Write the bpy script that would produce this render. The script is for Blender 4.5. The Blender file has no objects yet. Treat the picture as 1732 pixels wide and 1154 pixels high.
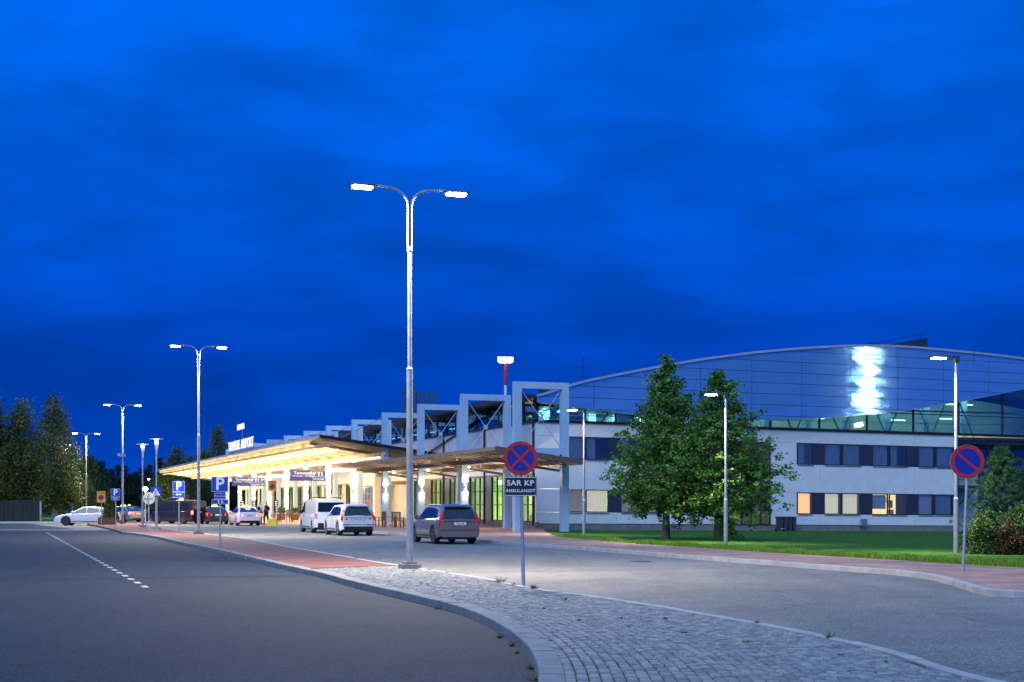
import bpy, math, random
import numpy as np
from mathutils import Vector, Matrix
from mathutils.geometry import tessellate_polygon
random.seed(7); rng = np.random.default_rng(7)
SC = bpy.context.scene; COL = SC.collection
R = math.radians

# ------------------------------------------------------------------ camera
cam_d = bpy.data.cameras.new('camera'); cam = bpy.data.objects.new('camera', cam_d); COL.objects.link(cam)
cam.location = (0, 0, 1.7); cam.rotation_euler = (R(90), 0, 0)
cam_d.lens = 50; cam_d.sensor_width = 36; cam_d.shift_y = 0.1588; cam_d.clip_end = 3000; cam_d.clip_start = 0.1
SC.camera = cam
SC.view_settings.view_transform = 'Standard'; SC.view_settings.look = 'None'
SC.view_settings.exposure = .32; SC.view_settings.gamma = 1; SC.view_settings.use_curve_mapping = False
SC.cycles.use_denoising = True; SC.cycles.max_bounces = 8; SC.cycles.sample_clamp_indirect = 4.0
SC.cycles.transparent_max_bounces = 16; SC.cycles.caustics_reflective = False; SC.cycles.caustics_refractive = False

# ------------------------------------------------------------------ dusk sky
W = bpy.data.worlds.new('World'); SC.world = W; W.use_nodes = True
nt = W.node_tree; nt.nodes.clear()
def N(t, **k):
    n = nt.nodes.new(t)
    for a, b in k.items(): setattr(n, a, b)
    return n
out = N('ShaderNodeOutputWorld'); bg = N('ShaderNodeBackground'); bg.inputs[1].default_value = .84
tc = N('ShaderNodeTexCoord'); sep = N('ShaderNodeSeparateXYZ'); ramp = N('ShaderNodeValToRGB')
nt.links.new(tc.outputs['Generated'], sep.inputs[0]); nt.links.new(sep.outputs[2], ramp.inputs[0])
cr = ramp.color_ramp
SKY = [(0.0, (0.0, .060, .52)), (.04, (0.0, .055, .48)), (.08, (0.0, .047, .42)), (.12, (0.0, .054, .46)), (.17, (0.0, .080, .60)),
       (.25, (0.0, .100, .67)), (.36, (.0, .125, .77)), (.6, (.10, .36, .95)), (1.0, (.20, .48, 1.0))]
while len(cr.elements) < len(SKY): cr.elements.new(.5)
for e, (p, c) in zip(cr.elements, SKY): e.position = p; e.color = (*c, 1)
def cloud(scale, zs, lo, hi, a, b, det=5, off=0):
    mp = N('ShaderNodeMapping'); mp.inputs['Scale'].default_value = (1, 1, zs); mp.inputs['Location'].default_value = (off, off * .7, 0)
    no = N('ShaderNodeTexNoise'); no.inputs['Scale'].default_value = scale; no.inputs['Detail'].default_value = det
    no.inputs['Distortion'].default_value = .25
    mr = N('ShaderNodeMapRange'); mr.inputs[1].default_value = lo; mr.inputs[2].default_value = hi
    mr.inputs[3].default_value = a; mr.inputs[4].default_value = b; mr.interpolation_type = 'SMOOTHSTEP'
    nt.links.new(tc.outputs['Generated'], mp.inputs[0]); nt.links.new(mp.outputs[0], no.inputs[0]); nt.links.new(no.outputs[0], mr.inputs[0])
    return mr.outputs[0]
c1 = cloud(4.2, 2.6, .34, .66, .84, 1.14, 4, 3.1); c2 = cloud(9, 3.4, .36, .64, .90, 1.10, 6, 9.4)
m = N('ShaderNodeMath', operation='MULTIPLY'); nt.links.new(c1, m.inputs[0]); nt.links.new(c2, m.inputs[1])
vm = N('ShaderNodeVectorMath', operation='SCALE'); nt.links.new(ramp.outputs[0], vm.inputs[0]); nt.links.new(m.outputs[0], vm.inputs[3])
nt.links.new(vm.outputs[0], bg.inputs[0]); nt.links.new(bg.outputs[0], out.inputs[0])

# soft fill added from behind the camera for dusk sky and car park floods
sun_d = bpy.data.lights.new('dusk_fill', 'SUN'); sun_d.energy = 1.5; sun_d.angle = R(40); sun_d.color = (.66, .81, 1.0)
sun = bpy.data.objects.new('dusk_fill', sun_d); COL.objects.link(sun)
sun.rotation_euler = Vector((-.35, -.80, .62)).to_track_quat('Z', 'Y').to_euler()

# ------------------------------------------------------------------ helpers
F = 2405.0
def G(u, v, z=0.0):
    k = (1.7 - z) / (v - 852.0); return Vector(((u - 866) * k, F * k, z))
def at(u, v, Y): return Vector(((u - 866) / F * Y, Y, 1.7 + (852 - v) / F * Y))
O = Vector((1.55, 91.0, 0)); ANG = R(20); wv = Vector((math.cos(ANG), math.sin(ANG), 0)); tv = Vector((-math.sin(ANG), math.cos(ANG), 0))
def L2W(s, d, z=0): return O + wv * s + tv * d + Vector((0, 0, z))
def s_of(u, d=0.0):
    a = (u - 866) / F; bx, by = O.x + tv.x * d, O.y + tv.y * d
    return (a * by - bx) / (wv.x - a * wv.y)
def d_of(u, s=0.0):
    a = (u - 866) / F; bx, by = O.x + wv.x * s, O.y + wv.y * s
    return (bx - a * by) / (-tv.x + a * tv.y)
def z_of(v, s, d): return 1.7 + (852 - v) / F * (O.y + wv.y * s + tv.y * d)
DROP = .0098

MATS = {}
def pm(name, c, r=.6, m=0.0, var=.12, sc=6, bump=0.0, bsc=60, em=None, es=0.0, det=5, coat=0.0, spec=.5, stretch=None):
    if name in MATS: return MATS[name]
    M = bpy.data.materials.new(name); M.use_nodes = True; t = M.node_tree; b = t.nodes['Principled BSDF']
    b.inputs['Roughness'].default_value = r; b.inputs['Metallic'].default_value = m; b.inputs['Specular IOR Level'].default_value = spec
    b.inputs['Base Color'].default_value = (*c, 1)
    if coat: b.inputs['Coat Weight'].default_value = coat; b.inputs['Coat Roughness'].default_value = .05
    if var or bump:
        co = t.nodes.new('ShaderNodeTexCoord').outputs['Object']
        if stretch:
            mp = t.nodes.new('ShaderNodeMapping'); mp.inputs['Scale'].default_value = stretch; t.links.new(co, mp.inputs[0]); co = mp.outputs[0]
    if var:
        n = t.nodes.new('ShaderNodeTexNoise'); n.inputs['Scale'].default_value = sc; n.inputs['Detail'].default_value = det; t.links.new(co, n.inputs[0])
        mr = t.nodes.new('ShaderNodeMapRange'); mr.inputs[1].default_value = .3; mr.inputs[2].default_value = .7
        mr.inputs[3].default_value = 1 - var; mr.inputs[4].default_value = 1 + var; t.links.new(n.outputs[0], mr.inputs[0])
        s = t.nodes.new('ShaderNodeVectorMath'); s.operation = 'SCALE'; s.inputs[0].default_value = c; t.links.new(mr.outputs[0], s.inputs[3])
        t.links.new(s.outputs[0], b.inputs['Base Color'])
    if bump:
        n2 = t.nodes.new('ShaderNodeTexNoise'); n2.inputs['Scale'].default_value = bsc; n2.inputs['Detail'].default_value = 4; t.links.new(co, n2.inputs[0])
        bp = t.nodes.new('ShaderNodeBump'); bp.inputs['Strength'].default_value = bump; bp.inputs['Distance'].default_value = .02
        t.links.new(n2.outputs[0], bp.inputs['Height']); t.links.new(bp.outputs[0], b.inputs['Normal'])
    if em: b.inputs['Emission Color'].default_value = (*em, 1); b.inputs['Emission Strength'].default_value = es
    MATS[name] = M; return M
def glassmat(name, tint, refl=.18, rough=.02, gcol=(.9, .95, 1), rmax=.9):
    M = bpy.data.materials.new(name); M.use_nodes = True; t = M.node_tree; t.nodes.clear()
    o = t.nodes.new('ShaderNodeOutputMaterial'); tr = t.nodes.new('ShaderNodeBsdfTransparent'); tr.inputs[0].default_value = (*tint, 1)
    gl = t.nodes.new('ShaderNodeBsdfGlossy'); gl.inputs['Roughness'].default_value = rough; gl.inputs[0].default_value = (*gcol, 1)
    mx = t.nodes.new('ShaderNodeMixShader'); fr = t.nodes.new('ShaderNodeLayerWeight'); fr.inputs[0].default_value = .35
    mr = t.nodes.new('ShaderNodeMapRange'); mr.inputs[3].default_value = refl; mr.inputs[4].default_value = rmax
    t.links.new(fr.outputs['Fresnel'], mr.inputs[0]); t.links.new(mr.outputs[0], mx.inputs[0])
    t.links.new(tr.outputs[0], mx.inputs[1]); t.links.new(gl.outputs[0], mx.inputs[2]); t.links.new(mx.outputs[0], o.inputs[0])
    MATS[name] = M; return M

class MB:
    def __init__(s, M=None): s.v = []; s.f = []; s.M = M; s.mi = []; s.cur = 0; s.fn = None
    def add(s, vs, fs):
        o = len(s.v)
        for p in vs:
            p = Vector(p)
            if s.M is not None: p = s.M @ p
            if s.fn: p = Vector(s.fn(p))
            s.v.append(p)
        for f in fs: s.f.append([i + o for i in f]); s.mi.append(s.cur)
        return s
    def box(s, c, d, rz=0, M=None):
        x, y, z = d[0] / 2, d[1] / 2, d[2] / 2; c = Vector(c); rot = Matrix.Rotation(rz, 3, 'Z') if rz else Matrix.Identity(3)
        if M is not None: rot = M
        vs = [c + rot @ Vector(p) for p in ((-x, -y, -z), (x, -y, -z), (x, y, -z), (-x, y, -z), (-x, -y, z), (x, -y, z), (x, y, z), (-x, y, z))]
        return s.add(vs, [(0, 3, 2, 1), (4, 5, 6, 7), (0, 1, 5, 4), (1, 2, 6, 5), (2, 3, 7, 6), (3, 0, 4, 7)])
    def bb(s, a, b): # box from corner to corner
        return s.box([(a[i] + b[i]) / 2 for i in range(3)], [abs(b[i] - a[i]) for i in range(3)])
    def bar(s, a, b, w, h=None, up=(0, 0, 1)):
        a, b = Vector(a), Vector(b); h = h or w; d = b - a; n = d.normalized(); up = Vector(up)
        if abs(n.dot(up)) > .98: up = Vector((0, 1, 0))
        x = n.cross(up).normalized(); z = x.cross(n); vs = []
        for p in (a, b): vs += [p - x * w / 2 - z * h / 2, p + x * w / 2 - z * h / 2, p + x * w / 2 + z * h / 2, p - x * w / 2 + z * h / 2]
        return s.add(vs, [(0, 1, 2, 3), (7, 6, 5, 4), (0, 4, 5, 1), (1, 5, 6, 2), (2, 6, 7, 3), (3, 7, 4, 0)])
    def tube(s, pts, rad, n=8, cap=True):
        pts = [Vector(p) for p in pts]; rs = rad if isinstance(rad, (list, tuple)) else [rad] * len(pts); vs = []; fs = []
        ref = Vector((0, 0, 1)); d0 = (pts[-1] - pts[0]).normalized()
        if abs(d0.z) > .8: ref = Vector((1, 0, 0))
        for i, p in enumerate(pts):
            d = (pts[min(i + 1, len(pts) - 1)] - pts[max(i - 1, 0)]).normalized()
            x = d.cross(ref)
            x = x.normalized() if x.length > 1e-4 else Vector((1, 0, 0)); y = d.cross(x).normalized()
            for k in range(n):
                a = 2 * math.pi * k / n; vs.append(p + x * math.cos(a) * rs[i] + y * math.sin(a) * rs[i])
        for i in range(len(pts) - 1):
            for k in range(n): a, b = i * n + k, i * n + (k + 1) % n; fs.append((a, b, b + n, a + n))
        if cap: fs.append(tuple(range(n - 1, -1, -1))); fs.append(tuple(range((len(pts) - 1) * n, len(pts) * n)))
        return s.add(vs, fs)
    def disc(s, c, r, th, ax='Y', n=28, r0=0): # flat disc or ring, axis Y
        vs = []; fs = []
        for y in (-th / 2, th / 2):
            for k in range(n):
                a = 2 * math.pi * k / n; vs.append((math.cos(a) * r, y, math.sin(a) * r))
        if r0:
            for y in (-th / 2, th / 2):
                for k in range(n):
                    a = 2 * math.pi * k / n; vs.append((math.cos(a) * r0, y, math.sin(a) * r0))
            for k in range(n):
                j = (k + 1) % n; fs += [(k, j, j + n, k + n), (2 * n + j, 2 * n + k, 3 * n + k, 3 * n + j), (k, 2 * n + k, 2 * n + j, j), (n + j, 3 * n + j, 3 * n + k, n + k)]
        else:
            fs = [tuple(range(n)), tuple(range(2 * n - 1, n - 1, -1))] + [(k, k + n, (k + 1) % n + n, (k + 1) % n) for k in range(n)]
        P = {'Y': lambda p: p, 'X': lambda p: (p[1], p[0], p[2]), 'Z': lambda p: (p[0], p[2], p[1])}[ax]; c = Vector(c)
        return s.add([c + Vector(P(p)) for p in vs], fs)
    def prism(s, poly, z0, z1): # poly xy list
        n = len(poly); tri = tessellate_polygon([[Vector((p[0], p[1], 0)) for p in poly]])
        vs = [(p[0], p[1], z0) for p in poly] + [(p[0], p[1], z1) for p in poly]
        fs = [tuple(t) for t in tri] + [tuple(i + n for i in t) for t in tri] + [(i, (i + 1) % n, (i + 1) % n + n, i + n) for i in range(n)]
        s.add(vs, fs); return s
    def sheet(s, poly, z):
        n = len(poly); tri = tessellate_polygon([[Vector((p[0], p[1], 0)) for p in poly]])
        up = []
        for t in tri:
            a, b, c = (Vector((poly[i][0], poly[i][1], 0)) for i in t)
            up.append(tuple(t) if (b - a).cross(c - a).z > 0 else tuple(reversed(t)))
        return s.add([(p[0], p[1], z) for p in poly], up)
    def poly3(s, pts, off): # planar polygon extruded by offset vector
        n = len(pts); off = Vector(off); vs = [Vector(p) for p in pts] + [Vector(p) + off for p in pts]
        return s.add(vs, [tuple(range(n)), tuple(range(2 * n - 1, n - 1, -1))] + [(i, i + n, (i + 1) % n + n, (i + 1) % n) for i in range(n)])
    def build(s, name, mat, parent=None, smooth=None, loc=None, rz=0):
        me = bpy.data.meshes.new(name); me.from_pydata([tuple(p) for p in s.v], [], s.f)
        for mm in (mat if isinstance(mat, list) else [mat]): me.materials.append(mm)
        if len(me.materials) > 1: me.polygons.foreach_set('material_index', s.mi)
        me.validate(); recalc(me)
        if smooth is not None: me.shade_smooth(); me.set_sharp_from_angle(angle=R(smooth))
        o = bpy.data.objects.new(name, me); COL.objects.link(o)
        if parent: o.parent = parent
        if loc is not None: o.location = loc
        if rz: o.rotation_euler.z = rz
        return o
def recalc(me):
    import bmesh
    if len(me.polygons) > 60000: me.update(); return
    b = bmesh.new(); b.from_mesh(me); bmesh.ops.recalc_face_normals(b, faces=b.faces); b.to_mesh(me); b.free(); me.update()
def tag(o, label=None, cat=None, group=None, kind=None):
    if label: o['label'] = label
    if cat: o['category'] = cat
    if group: o['group'] = group
    if kind: o['kind'] = kind
    return o
def thing(name, label, cat, loc=(0, 0, 0), rz=0, group=None):
    o = bpy.data.objects.new(name, None); COL.objects.link(o); o.location = loc; o.rotation_euler.z = rz; o.empty_display_size = .2
    return tag(o, label, cat, group)
def struct(o): o['kind'] = 'structure'; return o
def kids(o): return [c for c in bpy.data.objects if c.parent is o]
def dup(o, parent=None):
    KM = {}
    for c in bpy.data.objects:
        if c.parent: KM.setdefault(c.parent.name, []).append(c)
    def rec(q, par):
        c = q.copy(); COL.objects.link(c); c.parent = par
        for ch in KM.get(q.name, []): rec(ch, c)
        return c
    return rec(o, parent)
def text(name, body, size, mat, parent, loc, rz=0, ext=.004, bold=.0, sx=1.0, align='CENTER', rx=90):
    cu = bpy.data.curves.new(name, 'FONT'); cu.body = body; cu.size = size; cu.extrude = ext; cu.align_x = align; cu.align_y = 'CENTER'
    cu.offset = bold; cu.resolution_u = 3; cu.space_character = 1.08; cu.materials.append(mat)
    tmp = bpy.data.objects.new(name, cu); COL.objects.link(tmp); me = bpy.data.meshes.new_from_object(tmp.evaluated_get(bpy.context.evaluated_depsgraph_get())); bpy.data.objects.remove(tmp)
    o = bpy.data.objects.new(name, me); COL.objects.link(o); o.parent = parent; o.location = loc; o.rotation_euler = (R(rx), 0, rz); o.scale = (sx, 1, 1)
    return o
def light(kind, loc, power, color=(1, .93, .82), size=.3, parent=None, rot=(0, 0, 0), size_y=None, spot=None, blend=.4, spread=None):
    d = bpy.data.lights.new('lamp_light', kind); d.energy = power; d.color = color
    if kind == 'AREA':
        d.size = size
        if size_y: d.shape = 'RECTANGLE'; d.size_y = size_y
        d.spread = R(spread or 180)
    else: d.shadow_soft_size = size
    if kind == 'SPOT': d.spot_size = R(spot or 120); d.spot_blend = blend
    o = bpy.data.objects.new('lamp_light', d); COL.objects.link(o); o.location = loc; o.rotation_euler = rot
    if parent: o.parent = parent
    return o
def catmull(pts, step=.1):
    P = [Vector(p[:2]) for p in pts]; P = [P[0] * 2 - P[1]] + P + [P[-1] * 2 - P[-2]]; dense = []
    for i in range(1, len(P) - 2):
        n = max(4, int((P[i + 1] - P[i]).length / step))
        for k in range(n):
            t = k / n; a, b, c, d = P[i - 1], P[i], P[i + 1], P[i + 2]
            dense.append(.5 * ((2 * b) + (c - a) * t + (2 * a - 5 * b + 4 * c - d) * t * t + (-a + 3 * b - 3 * c + d) * t ** 3))
    dense.append(P[-2]); return dense
def resample(pl, step):
    out = [pl[0]]; acc = 0
    for a, b in zip(pl, pl[1:]):
        L = (b - a).length
        while acc + L >= step:
            t = (step - acc) / L; a = a + (b - a) * t; out.append(a); L = (b - a).length; acc = 0
        acc += L
    return out
def offset(pl, o): # positive = to the right of travel
    r = []
    for i, p in enumerate(pl):
        d = (pl[min(i + 1, len(pl) - 1)] - pl[max(i - 1, 0)])
        if d.length < 1e-6: continue
        d.normalize(); r.append(p + Vector((d.y, -d.x)) * o)
    return r
def smoothline(pl, k=3):
    for _ in range(k): pl = [pl[0]] + [(pl[i - 1] + pl[i] * 2 + pl[i + 1]) / 4 for i in range(1, len(pl) - 1)] + [pl[-1]]
    return pl
# ------------------------------------------------------------------ materials of the setting
def asphalt(name, c, specks=.5, tint=(1, 1, 1), crack=.0):
    M = bpy.data.materials.new(name); M.use_nodes = True; t = M.node_tree; b = t.nodes['Principled BSDF']; b.inputs['Roughness'].default_value = .82
    b.inputs['Specular IOR Level'].default_value = .35
    co = t.nodes.new('ShaderNodeTexCoord').outputs['Object']
    def nz(s, d=4): n = t.nodes.new('ShaderNodeTexNoise'); n.inputs['Scale'].default_value = s; n.inputs['Detail'].default_value = d; t.links.new(co, n.inputs[0]); return n.outputs[0]
    def mr(x, a, b_, c_, d_): n = t.nodes.new('ShaderNodeMapRange'); t.links.new(x, n.inputs[0]); [n.inputs[i + 1].__setattr__('default_value', q) for i, q in enumerate((a, b_, c_, d_))]; return n.outputs[0]
    def mul(x, y): n = t.nodes.new('ShaderNodeMath'); n.operation = 'MULTIPLY'; t.links.new(x, n.inputs[0]); t.links.new(y, n.inputs[1]); return n.outputs[0]
    vo = t.nodes.new('ShaderNodeTexVoronoi'); vo.inputs['Scale'].default_value = 75; t.links.new(co, vo.inputs[0])
    sx = t.nodes.new('ShaderNodeSeparateXYZ'); t.links.new(vo.outputs['Color'], sx.inputs[0])
    f = mul(mr(nz(.14, 7), .3, .7, .82, 1.2), mr(nz(1.1, 6), .3, .7, .90, 1.1)); f = mul(f, mr(sx.outputs[0], 0, 1, 1 - specks, 1 + specks)); f = mul(f, mr(nz(22, 3), .3, .7, .78, 1.22))
    mp = t.nodes.new('ShaderNodeMapping'); mp.inputs['Scale'].default_value = (1.3, .09, 1); mp.inputs['Rotation'].default_value = (0, 0, R(-20)); t.links.new(co, mp.inputs[0])
    st = t.nodes.new('ShaderNodeTexNoise'); st.inputs['Scale'].default_value = .8; st.inputs['Detail'].default_value = 4; t.links.new(mp.outputs[0], st.inputs[0]); f = mul(f, mr(st.outputs[0], .35, .65, .92, 1.07))
    # hairline cracks, sealed seams and old patches
    wn = t.nodes.new('ShaderNodeTexNoise'); wn.inputs['Scale'].default_value = 1.3; wn.inputs['Detail'].default_value = 5; t.links.new(co, wn.inputs[0])
    va = t.nodes.new('ShaderNodeVectorMath'); va.operation = 'MULTIPLY_ADD'; va.inputs[1].default_value = (1.1, 1.1, 0); t.links.new(wn.outputs['Color'], va.inputs[0]); t.links.new(co, va.inputs[2])
    vc = t.nodes.new('ShaderNodeTexVoronoi'); vc.feature = 'DISTANCE_TO_EDGE'; vc.inputs['Scale'].default_value = .16; t.links.new(va.outputs[0], vc.inputs[0])
    f = mul(f, mr(vc.outputs['Distance'], .0012, .0045, .62, 1.0))
    vp = t.nodes.new('ShaderNodeTexVoronoi'); vp.inputs['Scale'].default_value = .10; vp.distance = 'CHEBYCHEV'; t.links.new(co, vp.inputs[0]); sp_ = t.nodes.new('ShaderNodeSeparateXYZ'); t.links.new(vp.outputs['Color'], sp_.inputs[0])
    f = mul(f, mr(sp_.outputs[1], .0, 1.0, .90, 1.08)); f = mul(f, mr(nz(.55, 2), .68, .76, 1.0, .72))
    s = t.nodes.new('ShaderNodeVectorMath'); s.operation = 'SCALE'; s.inputs[0].default_value = c; t.links.new(f, s.inputs[3]); t.links.new(s.outputs[0], b.inputs['Base Color'])
    bp = t.nodes.new('ShaderNodeBump'); bp.inputs['Strength'].default_value = .55; bp.inputs['Distance'].default_value = .006; t.links.new(vo.outputs['Distance'], bp.inputs['Height']); t.links.new(bp.outputs[0], b.inputs['Normal'])
    MATS[name] = M; return M
def brickmat(name, c1, c2, mortar, w=.2, h=.1, rot=0):
    M = bpy.data.materials.new(name); M.use_nodes = True; t = M.node_tree; b = t.nodes['Principled BSDF']; b.inputs['Roughness'].default_value = .8
    co = t.nodes.new('ShaderNodeTexCoord'); mp = t.nodes.new('ShaderNodeMapping'); mp.inputs['Rotation'].default_value = (0, 0, rot); t.links.new(co.outputs['Object'], mp.inputs[0])
    br = t.nodes.new('ShaderNodeTexBrick'); br.inputs['Scale'].default_value = 1; br.inputs['Brick Width'].default_value = w; br.inputs['Row Height'].default_value = h
    br.inputs['Mortar Size'].default_value = .007; br.inputs['Color1'].default_value = (*c1, 1); br.inputs['Color2'].default_value = (*c2, 1); br.inputs['Mortar'].default_value = (*mortar, 1)
    t.links.new(mp.outputs[0], br.inputs[0])
    n = t.nodes.new('ShaderNodeTexNoise'); n.inputs['Scale'].default_value = .9; n.inputs['Detail'].default_value = 8; t.links.new(co.outputs['Object'], n.inputs[0])
    mr = t.nodes.new('ShaderNodeMapRange'); mr.inputs[1].default_value = .3; mr.inputs[2].default_value = .7; mr.inputs[3].default_value = .72; mr.inputs[4].default_value = 1.25; t.links.new(n.outputs[0], mr.inputs[0])
    s = t.nodes.new('ShaderNodeVectorMath'); s.operation = 'SCALE'; t.links.new(br.outputs[0], s.inputs[0]); t.links.new(mr.outputs[0], s.inputs[3]); t.links.new(s.outputs[0], b.inputs['Base Color'])
    bp = t.nodes.new('ShaderNodeBump'); bp.inputs['Strength'].default_value = .5; bp.inputs['Distance'].default_value = .006; bp.invert = True
    t.links.new(br.outputs['Fac'], bp.inputs['Height']); t.links.new(bp.outputs[0], b.inputs['Normal']); MATS[name] = M; return M
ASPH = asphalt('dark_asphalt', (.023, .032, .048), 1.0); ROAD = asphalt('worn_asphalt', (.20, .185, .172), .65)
PAVE = brickmat('red_paver', (.25, .095, .07), (.19, .07, .055), (.10, .075, .06), rot=R(20)); PAVE2 = brickmat('orange_paver', (.50, .27, .21), (.42, .21, .16), (.18, .13, .11), rot=R(-20))
KERB = pm('kerb_granite', (.235, .23, .225), .8, 0, .22, 3, .5, 90); SETT = pm('sett_granite', (.235, .235, .235), .72, 0, .35, 9, .6, 70, det=3); BED = pm('sandy_joint', (.06, .058, .04), .95, 0, .5, 3, .3, 40)
SOIL = pm('far_ground', (.05, .07, .03), .9, 0, .4, .3); PAINT = pm('road_paint', (.40, .40, .40), .7, 0, .25, 14, .2, 50)
GRASSM = pm('mown_grass', (.042, .125, .015), .9, 0, .35, 1.2, .8, 120, spec=.1); BLADE = pm('grass_blade', (.085, .20, .02), .7, 0, .3, 2)

# ------------------------------------------------------------------ ground sheets
gz = MB(); gz.sheet([(-1500, -60), (1500, -60), (1500, 2200), (-1500, 2200)], -.46); struct(gz.build('ground', SOIL))
# island kerb lines (top outer edge, z = .12)
Lpx = [(205, 899.4), (227, 901.6), (263, 907), (304.9, 916.8), (360.3, 927.9), (415.7, 940.4), (480, 955.6), (535.4, 966.7), (582.6, 979.7), (635, 992.5), (674, 1001), (740.5, 1016.6), (785, 1027.7), (832, 1049), (873.6, 1073.4), (895.7, 1095.6), (908, 1117.8), (911, 1137), (911, 1154)]
Rpx = [(266, 891), (283, 894.6), (350, 903), (415.7, 911), (480, 923), (563, 937), (646, 951.5), (685, 957), (715.6, 962.5), (757, 968), (826.5, 979), (901, 994.4), (974.6, 1004.5), (1089, 1020), (1165.7, 1033), (1300, 1056), (1392, 1073.5), (1494, 1096), (1570.7, 1117.7), (1693, 1154)]
Lw = [G(u, v, .12) for u, v in Lpx] + [Vector((.08, 10.4, 0)), Vector((-.35, 8.0, 0)), Vector((-1.2, 5.5, 0)), Vector((-2.6, 3.5, 0))]
Rw = [G(u, v, .12) for u, v in Rpx] + [Vector((5.55, 10.2, 0)), Vector((7.2, 7.8, 0)), Vector((9.6, 5.6, 0)), Vector((12.5, 3.8, 0))]
Lc = smoothline(catmull(Lw, .12), 60); Rc = smoothline(catmull(Rw, .12), 60)
Spx = [(2100, 1006), (1900, 1003), (1760, 1001.5), (1680, 1000.5), (1647, 992.7), (1609, 981), (1565.6, 970.5), (1514.5, 965), (1402, 957), (1290, 948.3), (1244.7, 945.3), (1173, 940), (1076.6, 932.6), (962, 923.9), (860, 917)]
Sw = [G(u, v, .12) for u, v in Spx] + [L2W(-12.25, -25.5 + 8 * i) for i in range(1, 19)]
Sc = smoothline(catmull(Sw, .15), 25)
Gpx = [(925, 900.5), (956.8, 908.4), (1013, 913.5), (1102, 921), (1216.7, 928), (1300, 934), (1392, 939.5), (1489, 945), (1634.5, 954.4), (1732, 959.5), (1900, 970), (2200, 990)]
Gw = [G(u, v, .12) for u, v in Gpx]
# dark asphalt sheet over everything driven on
road_edge = [(p.x + .3, p.y + .3) for p in reversed(resample(Sc, 2.0))]
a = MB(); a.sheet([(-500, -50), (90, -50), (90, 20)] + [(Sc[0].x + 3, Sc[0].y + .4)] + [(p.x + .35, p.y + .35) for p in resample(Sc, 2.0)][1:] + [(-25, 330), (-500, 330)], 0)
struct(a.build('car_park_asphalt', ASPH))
b_ = MB(); Rr = [(p.x - .05, p.y) for p in resample(Rc, 1.0)]; Sr = [(p.x + .08, p.y + .08) for p in resample(Sc, 1.0)]
far = [L2W(-12.2, 118), L2W(-32, 118), L2W(-30, 45), L2W(-27.5, 12)]
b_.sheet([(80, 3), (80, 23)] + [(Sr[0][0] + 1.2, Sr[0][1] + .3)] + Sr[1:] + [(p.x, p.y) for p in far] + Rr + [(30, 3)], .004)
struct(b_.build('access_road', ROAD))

# ------------------------------------------------------------------ the island: brick part, sett part, kerbs
def xat(pl, y):
    for p, q in zip(pl, pl[1:]):
        if (p.y - y) * (q.y - y) <= 0 and abs(p.y - q.y) > 1e-9: return p.x + (q.x - p.x) * (y - p.y) / (q.y - p.y)
    return pl[0].x if y > pl[0].y else pl[-1].x
brick_end = lambda x: 34.9 + (x + 4.4) * .9
tipL = [(p.x + .04, p.y + .02) for p in resample(Lc, .5) if p.y > brick_end(p.x)]; tipR = [(p.x - .04, p.y - .02) for p in resample(Rc, .5) if p.y > brick_end(p.x)]
island = MB(); head = [G(190, 894.6, .12), G(166, 889, .12), G(147, 886, .12), G(150, 883, .12), G(205, 883.5, .12), G(240, 885, .12)]
island.prism([(p.x, p.y) for p in reversed(head)] + tipL + tipR[::-1], -.3, .116)
island = struct(island.build('brick_island', PAVE))
sett_bed = MB(); fl = [(p.x, p.y) for p in resample(offset(Lc, -.06), .3) if p.y < brick_end(p.x) + .05]; fr = [(p.x, p.y) for p in resample(offset(Rc, .05), .3) if p.y < brick_end(p.x) + .05]
sett_bed.prism(fl + fr[::-1], -.3, .100); sett_island = struct(sett_bed.build('sett_island', BED))
def kerb(line, parent, width, length, z0, z1, mat, ymin=-99, ymax=999, side=1, maxn=400, lenvar=.25):
    pl = smoothline(line, 1); i = 0; cnt = 0; acc = [0]
    for p, q in zip(pl, pl[1:]): acc.append(acc[-1] + (q - p).length)
    s0 = 0; inn = offset(pl, width * side)
    while s0 < acc[-1] - .2 and cnt < maxn:
        Ls = (length(pl[min(len(pl) - 1, np.searchsorted(acc, s0))]) if callable(length) else length) * (1 + random.uniform(-lenvar, lenvar) * .5); s1 = min(s0 + Ls, acc[-1])
        ia, ib = int(np.searchsorted(acc, s0 + .006)), int(np.searchsorted(acc, s1 - .006))
        ib = min(ib, len(inn) - 1, len(pl) - 1)
        if ib - ia < 1: s0 = s1; continue
        st = max(1, (ib - ia) // 3); idx = list(range(ia, ib, st)) + [ib]
        mid = pl[(ia + ib) // 2]; s0 = s1
        if not (ymin < mid.y < ymax): continue
        mb = MB(); ch = .012; dz = random.uniform(-.005, .005); n = len(idx); vs = []; fs = []
        for j in idx:
            o_, i_ = pl[j], inn[j]; d = (i_ - o_).normalized()
            vs += [(o_.x, o_.y, z0), (o_.x, o_.y, z1 - ch + dz), (o_.x + d.x * ch, o_.y + d.y * ch, z1 + dz), (i_.x - d.x * ch, i_.y - d.y * ch, z1 + dz), (i_.x, i_.y, z1 - ch + dz), (i_.x, i_.y, z0)]
        for k in range(n - 1):
            for q in range(5): fs.append((k * 6 + q, k * 6 + q + 1, k * 6 + q + 7, k * 6 + q + 6))
        fs += [tuple(range(6)), tuple(range((n - 1) * 6 + 5, (n - 1) * 6 - 1, -1))]
        mb.add(vs, fs); mb.build('kerb_stone', mat, parent); cnt += 1
kerb(Lc, island, .24, 1.0, -.05, .128, KERB, 34.0, 90, -1); kerb(Lc, sett_island, .25, lambda p: .42 if p.y < 17 else .9, -.05, .130, KERB, 2, 34.0, -1)
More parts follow.
